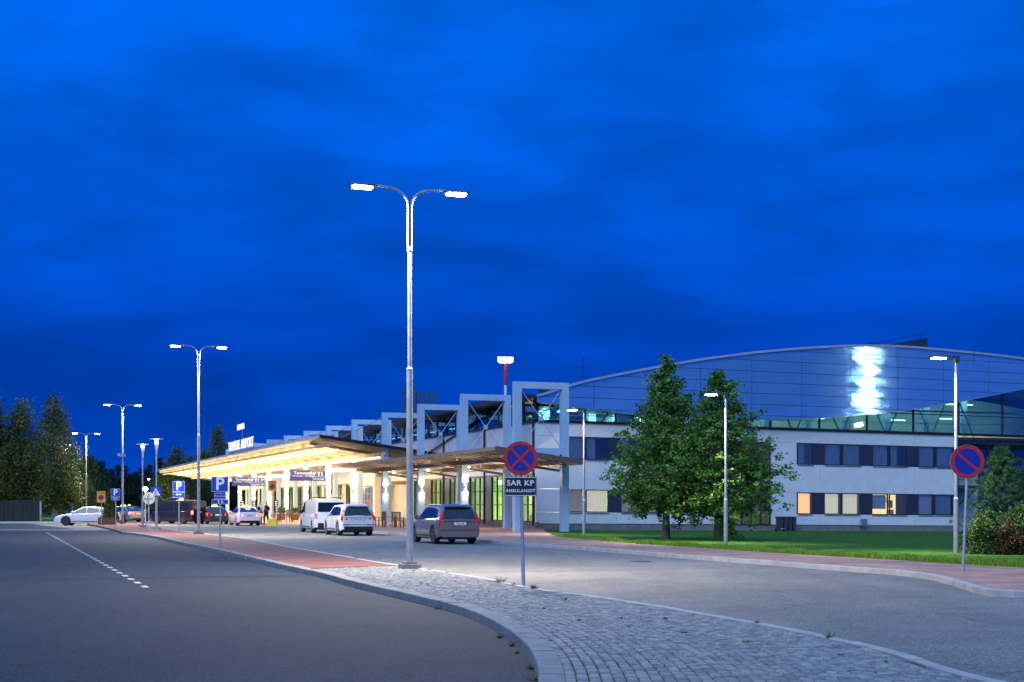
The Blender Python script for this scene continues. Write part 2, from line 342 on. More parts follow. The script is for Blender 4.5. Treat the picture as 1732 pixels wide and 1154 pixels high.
PKERB = pm('pale_kerb_granite', (.38, .37, .355), .8, 0, .18, 3, .4, 90)
kerb(Rc, island, .13, 1.0, -.05, .128, PKERB, 35.6, 92, 1); kerb(Rc, sett_island, .13, 1.0, -.05, .130, PKERB, 3, 35.6, 1)
# setts in rows that follow the kerb
setts = []
Ls = smoothline(list(Lc), 200)
for k in range(0, 130):
    row = offset(Ls, -(.25 + .065 + k * .112)); row = smoothline(row, 2); pts = resample(row, .112); ph = random.random() * .05
    for i, p in enumerate(pts[:-1]):
        if p.y < 7 or p.y > brick_end(p.x) - .04: continue
        d = (pts[i + 1] - p).normalized(); p = p + d * ph
        if p.x > xat(Rc, p.y) - .20: continue
        setts.append((p, d))
print('setts', len(setts))
def sett_verts(w, l, tz):
    a, b = w / 2, l / 2; j = lambda: random.uniform(-.004, .004)
    v = [(-a, -b, -.03), (a, -b, -.03), (a, b, -.03), (-a, b, -.03)] + [(x * .97 + j(), y * .97 + j(), .008) for x, y in ((-a, -b), (a, -b), (a, b), (-a, b))] + [(x * .8 + j(), y * .8 + j(), tz + random.uniform(-.003, .003)) for x, y in ((-a, -b), (a, -b), (a, b), (-a, b))]
    f = [(0, 1, 5, 4), (1, 2, 6, 5), (2, 3, 7, 6), (3, 0, 4, 7), (4, 5, 9, 8), (5, 6, 10, 9), (6, 7, 11, 10), (7, 4, 8, 11), (8, 9, 10, 11)]
    return v, f
SETTS = [SETT, pm('sett_pale', (.31, .30, .28), .72, 0, .3, 9, .6, 70, det=3), pm('sett_dark', (.175, .18, .19), .72, 0, .3, 9, .6, 70, det=3)]
variants = []
for q in range(9):
    mb = MB(); mb.add(*sett_verts(.099, .099, .020)); o = mb.build('sett', SETTS[q % 3]); variants.append(o.data); bpy.data.objects.remove(o)
inview = [x for x in setts if x[0].y > 12.4 and abs(x[0].x / x[0].y) < .365]
inview.sort(key=lambda x: x[0].y + abs(x[0].x) * .2); near = {id(x) for x in inview[:300]}
st = MB(); rest = 0
for x in setts:
    p, d = x; ang = math.atan2(d.x, d.y) * -1 + random.uniform(-.05, .05); z = .104 + random.uniform(-.004, .004)
    if id(x) in near:
        o = bpy.data.objects.new('sett', random.choice(variants)); COL.objects.link(o); o.parent = sett_island; o.location = (p.x, p.y, z); o.rotation_euler.z = ang
    else:
        st.M = Matrix.Translation((p.x, p.y, z)) @ Matrix.Rotation(ang, 4, 'Z'); st.cur = random.choice((0, 0, 1, 2)); st.add(*sett_verts(random.uniform(.092, .102), random.uniform(.092, .102), .020))
o = st.build('far_setts', SETTS, sett_island); o['kind'] = 'stuff'

# ------------------------------------------------------------------ pavement on the terminal side
sw_in = [(p.x, p.y) for p in Gw]
pav = MB(); kin = offset(Sc, .07); kl = [(p.x, p.y) for p in resample(kin, .8)]
pav.prism([(kl[0][0] + 4, kl[0][1] - .3), (Gw[-1].x + 14, Gw[-1].y - 1)] + sw_in[::-1] + [tuple(L2W(.6, .6)[:2]), tuple(L2W(.4, 118)[:2])] + kl[::-1], -.45, .116)
pavement = struct(pav.build('terminal_pavement', PAVE2))
kerb(Sc, pavement, .17, 1.9, -.05, .130, PKERB, 15, 112, 1, lenvar=.1)
# lawn between pavement and wing
lawn = MB(); n = 40; vs = []; fs = []
us = np.linspace(925, 2200, n)
def gedge(u):
    for (a_, b1), (c_, d1) in zip(Gpx, Gpx[1:]):
        if a_ <= u <= c_: return b1 + (d1 - b1) * (u - a_) / (c_ - a_)
for i, u in enumerate(us):
    p = G(u, gedge(u), .12); s = s_of(u) if u < 1650 else s_of(1650) + (u - 1650) * .08; q = L2W(max(s, .3), -.0, 0); q.z = .02 - DROP * max(s, 0)
    for j in range(13):
        t = j / 12; w = p.lerp(q, t); w.z = .125 - .02 * t + (q.z - .105) * t * t * (3 - 2 * t) if t > 0 else .118
        vs.append(w + Vector((0, 0, random.uniform(-.008, .008) if 0 < j < 12 else 0)))
for i in range(n - 1):
    for j in range(12): fs.append((i * 13 + j, (i + 1) * 13 + j, (i + 1) * 13 + j + 1, i * 13 + j + 1))
lawn.add(vs, fs); lawn = struct(lawn.build('lawn', GRASSM, smooth=60))
# taller uncut grass along the pavement
cnt = 42000; V = np.zeros((cnt * 3, 3)); k = 0
for i in range(cnt):
    u = random.uniform(940, 1860); p = G(u, gedge(u), .12); back = max(random.gauss(.25, .5), -.09) if random.random() < .8 else random.uniform(0, 6); q = p + wv * 0 + Vector((tv.x, tv.y, 0)) * back + Vector((random.uniform(-.1, .1), 0, 0))
    h = random.uniform(.07, .17) * (1.15 if back < .8 else .45) * (.7 + .6 * math.sin(u * .05) ** 2); w = .010 + .004 * (p.y / 40); a_ = random.uniform(0, 3.14); lx, ly = random.uniform(-.05, .05), random.uniform(-.05, .05)
    zb = .10 - .012 * max(back, 0)
    V[k] = (q.x - w * math.cos(a_), q.y - w * math.sin(a_), zb); V[k + 1] = (q.x + w * math.cos(a_), q.y + w * math.sin(a_), zb); V[k + 2] = (q.x + lx, q.y + ly, zb + h); k += 3
def np_mesh(name, V, nper, mat, parent=None, attr=None):
    nf = len(V) // nper; me = bpy.data.meshes.new(name); me.vertices.add(len(V)); me.vertices.foreach_set('co', V.astype(np.float32).ravel())
    me.loops.add(len(V)); me.loops.foreach_set('vertex_index', np.arange(len(V), dtype=np.int32)); me.polygons.add(nf)
    me.polygons.foreach_set('loop_start', np.arange(0, len(V), nper, dtype=np.int32)); me.polygons.foreach_set('loop_total', np.full(nf, nper, dtype=np.int32))
    if attr is not None: at_ = me.attributes.new('tone', 'FLOAT', 'FACE'); at_.data.foreach_set('value', attr.astype(np.float32))
    me.materials.append(mat); me.update(); me.validate()
    o = bpy.data.objects.new(name, me); COL.objects.link(o); o.parent = parent; return o
def tonemat(name, stops, rough=.6, trans=.25, spec=.3):
    M = bpy.data.materials.new(name); M.use_nodes = True; t = M.node_tree; b = t.nodes['Principled BSDF']; b.inputs['Roughness'].default_value = rough; b.inputs['Specular IOR Level'].default_value = spec
    a_ = t.nodes.new('ShaderNodeAttribute'); a_.attribute_name = 'tone'; r = t.nodes.new('ShaderNodeValToRGB'); t.links.new(a_.outputs['Fac'], r.inputs[0])
    while len(r.color_ramp.elements) < len(stops): r.color_ramp.elements.new(.5)
    for e, (p, c) in zip(r.color_ramp.elements, stops): e.position = p; e.color = (*c, 1)
    t.links.new(r.outputs[0], b.inputs['Base Color']); tl = t.nodes.new('ShaderNodeBsdfTranslucent'); t.links.new(r.outputs[0], tl.inputs[0])
    mx = t.nodes.new('ShaderNodeMixShader'); mx.inputs[0].default_value = trans; t.links.new(b.outputs[0], mx.inputs[1]); t.links.new(tl.outputs[0], mx.inputs[2])
    t.links.new(mx.outputs[0], t.nodes['Material Output'].inputs[0]); MATS[name] = M; return M
GB = tonemat('uncut_grass', [(0, (.10, .24, .015)), (.6, (.22, .42, .025)), (1, (.36, .42, .08))], trans=.3)
o = np_mesh('uncut_grass', V, 3, GB, None, rng.random(cnt)); tag(o, 'bright green uncut grass along the brick pavement edge', 'grass', kind='stuff')
# weeds in joints
spots = [(885, 990, .10), (896, 985, .22), (945, 996, .12), (955, 996, .14), (935, 984, .08), (955, 1015, .10), (848, 1014, .13), (868, 1018, .1), (740, 1018, .14), (838, 968, 0), (700, 966, .06), (560, 940, .05), (632, 945, .12), (528, 963, .05), (845, 1063, .09), (866, 1076, .08), (875, 1088, .06), (897, 1112, .10), (903, 1130, .12), (906, 1144, .08), (880, 1008, .05), (920, 1030, .05), (980, 1050, .05), (1050, 1046, .05), (1125, 1047, .06), (1157, 1071, .06), (1300, 1055, .08), (1443, 1079, .12), (1570, 969, .07), (1625, 965, .08), (1262, 1087, .06), (1630, 965, .06), (1422, 1109, .05), (930, 1085, .04), (1500, 1120, .04), (1065, 1061, .04)]
PV = []
for (u, v, h) in spots:
    if h == 0: continue
    p = G(u, v, .12); p.z = .115 if (u > 912 or v < 1000 or u > Lpx[-1][0]) else .0
    if u > 912 or v < 1000: p.x = min(p.x, xat(Rc, p.y) - .10)
    for i in range(26):
        a_ = random.uniform(0, 6.28); r_ = random.uniform(0, .35) * h * 2.2; hh = h * random.uniform(.4, 1.0) * .75; bx, by = p.x + r_ * .4 * math.cos(a_), p.y + r_ * .4 * math.sin(a_); w = .006
        PV += [(bx - w, by, p.z), (bx + w, by, p.z), (p.x + r_ * 1.5 * math.cos(a_), p.y + r_ * 1.5 * math.sin(a_), p.z + hh)]
# moss lines in the nearest joints
for x in random.sample(inview, min(900, len(inview))):
    p, d = x[0], x[1]
    if p.y > 20: continue
    for i in range(4):
        qx, qy = p.x + d.y * .056 + random.uniform(-.03, .03) * d.x, p.y - d.x * .056 + random.uniform(-.05, .05); PV += [(qx - .006, qy, .098), (qx + .006, qy, .098), (qx + random.uniform(-.015, .015), qy, .098 + random.uniform(.015, .032))]
WEED = tonemat('weed', [(0, (.05, .08, .015)), (.6, (.10, .14, .03)), (1, (.22, .15, .06))], trans=.2)
PV = np.array(PV); o = np_mesh('weeds', PV, 3, WEED, None, rng.random(len(PV) // 3)); tag(o, 'small weeds and moss growing in the joints of the sett paving', 'weeds', kind='stuff')
# ------------------------------------------------------------------ painted lines
pl = struct(MB().sheet([(G(0, 899)[0] - 40, 90.8), (-24.6, 90.8), (-24.6, 92.6), (G(0, 899)[0] - 40, 92.6)], .006).build('crossing_strip', pm('pale_concrete', (.42, .42, .40), .8, 0, .15, 4)))
A_, B_ = Vector((-7.39, 28.75)), Vector((-28.2, 85.9)); dv = (B_ - A_).normalized(); nv = Vector((dv.y, -dv.x)); i = 0
mk = None; markings = struct(bpy.data.objects.new('lane_markings', None)); COL.objects.link(markings)
while i * 1.55 < 60:
    c = A_ + dv * (i * 1.55); q = MB(); q.sheet([tuple(c + nv * .065), tuple(c + nv * .065 + dv * .68), tuple(c - nv * .065 + dv * .68), tuple(c - nv * .065)], .005); q.build('dash', PAINT, markings); i += 1
# verge and far pavement on the left
vg = MB(); vg.prism([(-140, 118), (-34.5, 122), (-37, 127), (-140, 123.5)], -.4, .10); struct(vg.build('far_kerb_strip', MATS['pale_concrete']))
vg = MB(); vg.sheet([(-260, 123), (-36.9, 127.2), (-40, 175), (-260, 300)], .05); struct(vg.build('roadside_verge', GRASSM))
# ------------------------------------------------------------------ the terminal building (local x along the office wing, local y along the terminal front)
WALL = pm('white_render', (.72, .72, .72), .8, 0, .07, 1.4, .12, 30); PLINTH = pm('grey_plinth', (.20, .19, .19), .85, 0, .2, 3, .3, 30)
DARKM = pm('dark_blue_metal', (.035, .045, .075), .45, .2, .1, 3); BLACKM = pm('black_metal', (.02, .022, .03), .4, .3, .1, 3)
ALU = pm('aluminium', (.55, .57, .60), .35, .9, .06, 8); FRAMEW = pm('pale_blue_steel', (.38, .54, .70), .55, .0, .06, 1.5)
GALV = pm('galvanised_steel', (.28, .31, .35), .65, .2, .2, 5); BROWN = pm('brown_fascia', (.26, .19, .15), .6, .1, .15, 2)
TEAL = glassmat('teal_glass', (.36, .66, .74), .12, gcol=(.7, .95, 1)); GREENG = glassmat('green_glass', (.82, .93, .76), .03, rmax=.16); BLUEG = glassmat('blue_glass', (.66, .76, .82), .09, gcol=(.6, .85, 1), rmax=.5); CLEAR = glassmat('clear_glass', (.92, .95, .95), .05, rmax=.5)
def warm(name, c, es): return pm(name, c, .8, 0, .10, 1.5, em=c, es=es * 1.3)
LIT_OR = warm('lit_orange_curtain', (.85, .50, .20), .75); LIT_YE = warm('lit_yellow_room', (.95, .66, .26), .9); LIT_CR = warm('lit_cream_curtain', (.72, .64, .44), .45)
LIT_BE = warm('dim_beige_curtain', (.42, .36, .27), .18); BLIND = pm('grey_blind', (.42, .45, .50), .8, 0, .1, 3, em=(.5, .52, .55), es=.05); CURT = pm('blue_grey_curtain', (.44, .50, .56), .9, 0, .4, 5, em=(.5, .62, .75), es=.07, stretch=(6, 1, .3))  # faint emission on blind and curtain stands in for dim room light
TUBE = pm('light_tube', (1, 1, 1), .5, 0, 0, em=(1, .90, .70), es=9); TUBEW = pm('warm_strip', (1, 1, 1), .5, 0, 0, em=(1, .86, .58), es=9)
INNER = pm('hall_interior', (.70, .68, .54), .8, 0, .2, .6); INGREEN = pm('interior_green_wall', (.42, .58, .34), .8, 0, .1, .5)
B = thing('terminal_building', 'long white two-storey airport terminal with curved metal-clad hall above its office wing', 'building', O, ANG)
def sh(p): return (p[0], p[1], p[2] - DROP * max(p[0], 0))
def WB(): q = MB(); q.fn = sh; return q
def P(q, name, mat, parent=B, **k): return q.build(name, mat, parent, **k)
z0, zU0, zU1, zL0, zL1, ztop, zpl = 0, 4.57, 6.06, 1.16, 2.66, 6.92, .44
s_end = s_of(1619)
# wing wall: horizontal bands cut at the window bands, in 3.85 m panels with joints
joint0 = s_of(1387.5); joints = [joint0 + 3.85 * k for k in range(-6, 3)]; joints = [0] + [j for j in joints if .8 < j < s_end - .3] + [s_end]
bandC = (s_of(1347.5), s_of(1615)); bandA = (s_of(956), s_of(1174)); glassB = (s_of(1222), s_of(1303))
def panel(a, b, za, zb):
    q = WB(); g = .012; q.bb((a + g, 0, za + .006), (b - g, .18, zb - .006)); P(q, 'wall_panel', WALL)
def wallrow(za, zb, holes):
    for a, b in zip(joints, joints[1:]):
        segs = [(a, b)]
        for h0, h1 in holes:
            ns = []
            for x, y in segs:
                if h1 <= x or h0 >= y: ns.append((x, y)); continue
                if h0 > x: ns.append((x, h0))
                if h1 < y: ns.append((h1, y))
            segs = ns
        for x, y in segs:
            if y - x > .08: panel(x, y, za, zb)
wallrow(zpl, zL0, [glassB]); wallrow(zL0, zL1, [bandA, bandC, glassB]); wallrow(zL1, zU0, [(glassB[0], glassB[1])]); wallrow(zU0, zU1, [bandA, bandC, glassB]); wallrow(zU1, ztop, [])
q = WB(); q.bb((0, .05, -.6), (s_end, .3, zpl)); P(q, 'plinth', PLINTH)
q = WB(); q.bb((.1, .19, 0), (s_end - .1, .24, ztop - .05)) if False else None
q = WB(); q.bb((.1, 5.0, -.3), (s_end, 5.2, ztop)); P(q, 'inner_wall', INNER)
q = WB(); q.bb((-.05, -.12, ztop), (s_end + 30, .3, ztop + .16)); P(q, 'eaves_sill', BLACKM)
# wing windows
def curtain_mesh(a, b, za, zb, y, amp=.03):
    q = WB(); n = 26; vs = []; fs = []
    for i in range(n + 1):
        x = a + (b - a) * i / n; yy = y + amp * math.sin(i * 2.1 + a); vs += [(x, yy, za), (x, yy, zb)]
    for i in range(n): fs.append((2 * i, 2 * i + 2, 2 * i + 3, 2 * i + 1))
    q.add(vs, fs); return q
def win(a, b, za, zb, kind):
    fr = WB(); t = .07; y0, y1 = .02, .13
    fr.bb((a, y0, za), (a + t, y1, zb)); fr.bb((b - t, y0, za), (b, y1, zb)); fr.bb((a + t, y0, za), (b - t, y1, za + t)); fr.bb((a + t, y0, zb - t), (b - t, y1, zb))
    w = P(fr, 'window', DARKM); q = WB(); q.bb((a + t, .07, za + t), (b - t, .09, zb - t)); P(q, 'pane', BLUEG if kind == 'blue' else CLEAR, w)
    q = WB(); q.bb((a + .02, -.07, za - .045), (b - .02, .0, za - .015)); P(q, 'sill', ALU, w)
    if kind == 'blue':
        c = random.random()
        q = curtain_mesh(a + .1, b - .1 if c > .4 else a + (b - a) * .45, za + .08, zb - .05, .16); P(q, 'curtain', CURT, w)
    elif kind == 'blind': q = WB(); [q.bb((a + .09, .2, z), (b - .09, .215, z + .05)) for z in np.arange(za + .1, zb - .12, .058)]; P(q, 'blind', BLIND, w)
    elif kind == 'blindlit':
        q = WB(); q.bb((a + .09, .2, za + .42), (b - .09, .215, zb - .1)); P(q, 'blind', BLIND, w)
        q = WB(); q.bb((a, .7, za), (b, .72, zb)); P(q, 'lit_room', LIT_YE, w)
    elif kind == 'room':
        q = WB(); q.bb((a, 1.4, za), (b, 1.42, zb)); P(q, 'lit_room', LIT_YE, w)
        q = WB(); q.disc((a + (b - a) * .45, 1.37, zb - .45), .17, .03); P(q, 'clock', BLACKM, w); q = WB(); q.disc((a + (b - a) * .45, 1.35, zb - .45), .14, .03); P(q, 'clock_face', LIT_CR, w)
        q = WB(); q.bb((b - .75, 1.1, za + .5), (b - .45, 1.25, za + 1.05)); q.bb((a + .5, .9, za), (b - .5, 1.1, za + .38)); P(q, 'furniture', BLIND, w)
    else:
        m_ = {'orange': LIT_OR, 'cream': LIT_CR, 'beige': LIT_BE}[kind]; q = curtain_mesh(a + .08, b - .08, za + .06, zb - .06, .26); P(q, 'curtain', m_, w)
def band(u_list, za, zb, lo, hi):
    # infill panels between the windows
    prev = lo
    for (ua, ub, kind) in u_list + [(None, None, None)]:
        a = s_of(ua) if ua else hi
        if a - prev > .1:
            q = WB(); q.bb((prev, .05, za), (a, .15, zb)); n_ = int((a - prev) / .3)
            for i in range(1, n_): q.bb((prev + i * .3 - .01, .035, za + .02), (prev + i * .3 + .01, .05, zb - .02))
            P(q, 'infill_panel', DARKM)
        if ua: win(a, s_of(ub), za, zb, kind); prev = s_of(ub)
band([(958, 990, 'blue'), (991, 1030, 'blue'), (1050, 1086, 'blue'), (1087, 1122, 'blue'), (1140, 1172, 'blue')], zU0, zU1, *bandA)
band([(958, 990, 'beige'), (991, 1030, 'cream'), (1050, 1081, 'beige'), (1082, 1116, 'beige'), (1138, 1172, 'blue')], zL0, zL1, *bandA)
band([(1348.5, 1376, 'blue'), (1394, 1424, 'blue'), (1425, 1457, 'blue'), (1475.5, 1504, 'blue'), (1505, 1535.5, 'blue'), (1553, 1582.5, 'blue'), (1583.5, 1613.5, 'blue')], zU0, zU1, *bandC)
band([(1348.5, 1374, 'orange'), (1394, 1422.5, 'cream'), (1424, 1455, 'cream'), (1474.5, 1502.5, 'blindlit'), (1504.5, 1534.5, 'room'), (1552.5, 1579.5, 'blind'), (1581, 1611.5, 'blue')], zL0, zL1, *bandC)
# glazed stair between the two window groups
a, b = glassB; fr = WB(); k = 5
for i in range(k + 1): x = a + (b - a) * i / k; fr.bb((x - .04, .0, zpl), (x + .04, .12, zU1))
for z in (zpl, 1.9, 3.4, 4.9, zU1): fr.bb((a, .005, z - .04), (b, .115, z + .04))
gl = P(fr, 'stair_glazing', DARKM)
for i in range(k): q = WB(); q.bb((a + (b - a) * i / k + .04, .05, zpl + .04), (a + (b - a) * (i + 1) / k - .04, .07, zU1 - .04)); P(q, 'pane', GREENG, gl)
q = WB(); q.bb((a, 3.5, zpl), (b - 2.0, 3.6, zU1)); P(q, 'lit_stair_wall', warm('lit_stairwell', (.80, .70, .22), .55))
q = WB()
for i in range(10): q.bb((a + .3 + i * .3, 1.6, zpl + i * .12), (a + .34 + i * .3, 1.64, zpl + .9 + i * .12))
q.bar((a + .2, 1.62, zpl + .9), (a + 3.2, 1.62, zpl + 2.15), .06); q.bar((a + 3.2, 1.62, zpl + 1.4), (b, 1.62, zpl + 1.4), .05); P(q, 'stair_rail', MATS['blue_grey_curtain'])
# downpipe on the wing, cable box
q = WB(); q.tube([(s_of(1186), -.06, zpl - .1), (s_of(1186), -.06, zU0 + .6)], .03); P(q, 'downpipe', ALU)
q = WB(); x = s_of(1459); q.bb((x - .24, -.16, .35), (x + .24, -.01, .88)); q.bb((x - .04, -.1, -.3), (x + .04, -.04, .35)); P(q, 'cable_box', ALU)

# --- curved hall above the wing: glass band, metal cladding
TOPpx = [(900, 676), (925, 667), (971, 650), (1075, 629), (1184, 609.5), (1274, 598), (1357, 590.5), (1436, 586.5), (1475, 586), (1535, 588), (1663, 600), (1732, 608.5), (1850, 627), (1980, 655)]
BOTpx = [(900, 678), (925, 680), (985, 690.5), (1072, 702), (1180, 708.5), (1296, 710), (1330, 709), (1388, 707.5), (1468, 701.5), (1548, 692), (1625, 679), (1732, 657.5), (1850, 632), (1980, 604)]
dC = -.7
def curve_sz(px, d):
    r = [(s_of(u, d), z_of(v, s_of(u, d), d)) for u, v in px]; xs = [a for a, _ in r]; zs = [b for _, b in r]
    return lambda s: float(np.interp(s, xs, zs))
def smoothf(f): return lambda s: sum(f(s + e) for e in (-1.2, -.6, 0, .6, 1.2)) / 5
topf, botf = smoothf(curve_sz(TOPpx, dC)), smoothf(curve_sz(BOTpx, dC))
CLAD = bpy.data.materials.new('brushed_cladding'); CLAD.use_nodes = True; t = CLAD.node_tree; pb = t.nodes['Principled BSDF']
pb.inputs['Metallic'].default_value = .80; pb.inputs['Roughness'].default_value = .075; pb.inputs['Base Color'].default_value = (.40, .80, .92, 1)
co = t.nodes.new('ShaderNodeTexCoord'); mp = t.nodes.new('ShaderNodeMapping'); mp.inputs['Scale'].default_value = (.45, 1, 1.8); t.links.new(co.outputs['Object'], mp.inputs[0])
n1 = t.nodes.new('ShaderNodeTexNoise'); n1.inputs['Scale'].default_value = 1.0; n1.inputs['Detail'].default_value = .6; t.links.new(mp.outputs[0], n1.inputs[0])
bp = t.nodes.new('ShaderNodeBump'); bp.inputs['Strength'].default_value = .55; bp.inputs['Distance'].default_value = .034; t.links.new(n1.outputs[0], bp.inputs['Height']); t.links.new(bp.outputs[0], pb.inputs['Normal'])
j0 = s_of(1356, dC); cols = [j0 + 3.85 * k for k in range(-6, 8)]; s_lo = s_of(908, dC); s_hi = s_of(1960, dC); cols = [s_lo] + [c for c in cols if s_lo + .5 < c < s_hi] + [s_hi]
zr0 = z_of(659 , s_of(1013), dC) + .02
def slat_panels(zs, off, dcol):
    pass
g = .014; import math as _m
for ca, cb in zip(cols, cols[1:]):
    for r in range(-9, 9):
        def zrow(s, rr): return 10.02 + rr * .74 - DROP * s
        n = 8; xs = [ca + g + (cb - ca - 2 * g) * i / n for i in range(n + 1)]; q = MB(); ok = False
        for x0, x1 in zip(xs, xs[1:]):
            lo0, lo1 = max(zrow(x0, r) + g, botf(x0)), max(zrow(x1, r) + g, botf(x1)); hi0, hi1 = min(zrow(x0, r + 1) - g, topf(x0)), min(zrow(x1, r + 1) - g, topf(x1))
            if hi0 - lo0 < .01 and hi1 - lo1 < .01: continue
            hi0, hi1 = max(hi0, lo0), max(hi1, lo1)
            if hi0 - lo0 < .001: lo0 = hi0 = (lo0 + hi0) / 2; hi0 += .001
            if hi1 - lo1 < .001: lo1 = hi1 = (lo1 + hi1) / 2; hi1 += .001
            q.poly3([(x0, dC, lo0), (x1, dC, lo1), (x1, dC, hi1), (x0, dC, hi0)], (0, .03, 0)); ok = True
        if ok and len(q.v) > 8: P(q, 'cladding_panel', CLAD)
q = MB(); xs = np.linspace(s_lo, s_hi, 90)
vs = []; fs = []
for x in xs: lo, hi = botf(x) + .02, max(topf(x) - .02, botf(x) + .03); vs += [(x, dC + .05, lo), (x, dC + .05, hi), (x, dC + .6, hi), (x, dC + .6, lo)]
for i in range(len(xs) - 1):
    for k in range(4): a_, b1 = i * 4 + k, i * 4 + (k + 1) % 4; fs.append((a_, b1, b1 + 4, a_ + 4))
q.add(vs, fs); P(q, 'hall_wall', BLACKM)
q = MB(); pts = [(x, dC - .02, topf(x) + .06) for x in xs]
for p, r_ in zip(pts, pts[1:]): q.bar(p, r_, .22, .15)
P(q, 'roof_edge', pm('pale_roof_edge', (.50, .50, .56), .5, .4, .08, 2))
q = MB(); pts = [(x, dC - .015, botf(x) - .02) for x in xs]
for p, r_ in zip(pts, pts[1:]): q.bar(p, r_, .12, .05)
P(q, 'cladding_edge', ALU)
# barrel roof behind the cladding
q = MB(); vs = []; fs = []
for x in xs: z = topf(x); vs += [(x, dC, z), (x, dC + 12, z - .8), (x, dC + 26, z - 3.0)]
for i in range(len(xs) - 1):
    for k in range(2): a_ = i * 3 + k; fs.append((a_, a_ + 1, a_ + 4, a_ + 3))
q.add(vs, fs); P(q, 'hall_roof', pm('grey_roof_felt', (.18, .19, .21), .8, 0, .15, 1))
# glass band
mull = [joint0 + 3.85 * k for k in range(-6, 10)]; gb0, gb1 = -.0, s_of(1960); mull = [m_ for m_ in mull if gb0 + .5 < m_ < gb1]
yG = .12
def gtop(s): return botf(s) + .55
edges = [gb0] + mull + [gb1]
for a, b in zip(edges, edges[1:]):
    vs = [(a + .04, yG, ztop + .16 - DROP * a), (b - .04, yG, ztop + .16 - DROP * b), (b - .04, yG, gtop(b)), (a + .04, yG, gtop(a))]
    q = MB(); q.poly3(vs, (0, .02, 0)); P(q, 'clerestory_pane', TEAL)
    q = MB(); q.bb((a - .045, yG - .06, ztop + .16 - DROP * a), (a + .045, yG + .1, gtop(a))); P(q, 'mullion', DARKM)
for zz in (8.35, 9.55, 10.75):
    xs_ = [x for x in xs if gtop(x) > zz - DROP * x + .1 and x > 14]
    if len(xs_) > 1: q = MB(); q.bar((xs_[0], yG - .02, zz - DROP * xs_[0]), (xs_[-1], yG - .02, zz - DROP * xs_[-1]), .08, .06); P(q, 'transom', DARKM)
q = MB(); q.bb((.2, .6, 6.3), (s_hi, 14, 6.5)); P(q, 'hall_floor', INNER); q = MB(); xw = np.linspace(.3, s_hi, 40); q.add([(x, 11, z) for x in xw for z in (6.5, max(6.6, min(11.2, topf(x) - 1.6)))], [(2 * i, 2 * i + 2, 2 * i + 3, 2 * i + 1) for i in range(39)]); P(q, 'hall_back_wall', INNER)
q = MB(); q.bb((-2, .6, 11.3), (s_hi, 11, 11.45)) if False else q.bb((14, 1.0, 11.2), (s_hi, 11, 11.3)); P(q, 'hall_ceiling', INNER)
q = MB()
for k in range(9):
    x = 1.5 + k * 3.85; zt = 8.9 if x < 12 else 10.4
    q.bar((x, 3, 6.6), (x + 1.9, 3, zt), .09); q.bar((x + 1.9, 3, zt), (x + 3.85, 3, 6.6), .09)
q.bar((1, 3, 8.5), (40, 3, 8.5), .12); q.bar((1, 3, 7.6), (40, 3, 7.6), .05); P(q, 'roof_truss', pm('white_truss', (.7, .72, .7), .5, .1, .05, 2))
for k, (x, z, L_) in enumerate([(2, 8.2, 3), (6.4, 8.0, 2.4), (10, 7.8, 3), (14.5, 7.9, 1.0), (18.5, 7.8, 3), (22.5, 7.9, 2), (26.5, 8.3, 2.6), (31, 8.8, 2.4), (35, 9.2, 2.6), (30, 7.9, 1.5), (34.5, 8.1, 1.2)]):
    q = MB(); q.bb((x, 5.0, z), (x + L_, 5.15, z + .07)); P(q, 'tube_light', TUBE)
for k in range(11): q = MB(); x = 2.2 + 3.4 * k; q.bb((x, 4.5, 6.5), (x + .5, 5.0, 9 + (x > 20))); P(q, 'inner_column', MATS['blue_grey_curtain'])
light('AREA', (7, 3.5, 7.9), 1300, (1, .88, .55), 12, B, (R(80), 0, 0), 1); light('AREA', (24, 4, 9.4), 380, (1, .90, .6), 14, B, (R(75), 0, 0), 2); light('AREA', (38, 4, 9.6), 260, (1, .92, .66), 12, B, (R(75), 0, 0), 2)
# roof plant on the hall
q = MB(); x0, x1 = s_of(1490, 6), s_of(1555, 6); zb = z_of(591, x0, 5)
q.add([(x0, 5, zb), (x1, 5, zb), (x1, 5, zb + 1.0), (x0, 5, zb + .35), (x0, 7, zb), (x1, 7, zb), (x1, 7, zb + 1.0), (x0, 7, zb + .35)], [(0, 1, 2, 3), (7, 6, 5, 4), (0, 4, 5, 1), (1, 5, 6, 2), (2, 6, 7, 3), (3, 7, 4, 0)]); q.bar((x0 - .6, 5.5, zb + .5), (x1, 5.5, zb + 1.35), .06); P(q, 'roof_vent', DARKM)
q = MB(); x0 = s_of(1460, 6); q.bb((x0, 5, zb - .6), (x0 + .8, 6, zb + .42)); P(q, 'roof_box', DARKM)

# --- recessed part right of the wing with landing and canopy
q = WB(); q.bb((s_end, 3.2, -.6), (s_end + 30, 3.4, ztop)); P(q, 'recessed_wall', WALL); q = WB(); q.bb((s_end - .2, .2, -.6), (s_end, 3.3, ztop)); P(q, 'return_wall', WALL)
q = WB(); q.bb((s_end - .25, .32, 6.35), (s_end + 30, 3.2, 6.62)); P(q, 'porch_roof', DARKM)
q = WB(); q.bb((s_end + .1, .4, 3.1), (s_end + 3.3, 3.2, 3.35)); P(q, 'landing', DARKM)
q = WB()
for x in (s_end + .25, s_end + 2.9): q.bb((x, .35, -.5), (x + .12, .5, 6.35))
P(q, 'porch_post', BLACKM)
q = WB()
for z in (3.75, 4.15, 4.5): q.bar((s_end + .2, .42, z), (s_end + 3.0, .42, z), .035)
q.bar((s_end + .3, .42, 1.8), (s_end + 2.2, .42, 3.3), .05); P(q, 'landing_rail', BLACKM)
fr = WB(); a = s_end + 4.3
for i in range(6): fr.bb((a + i * 1.5, 3.05, .6), (a + i * 1.5 + .08, 3.18, 6.2))
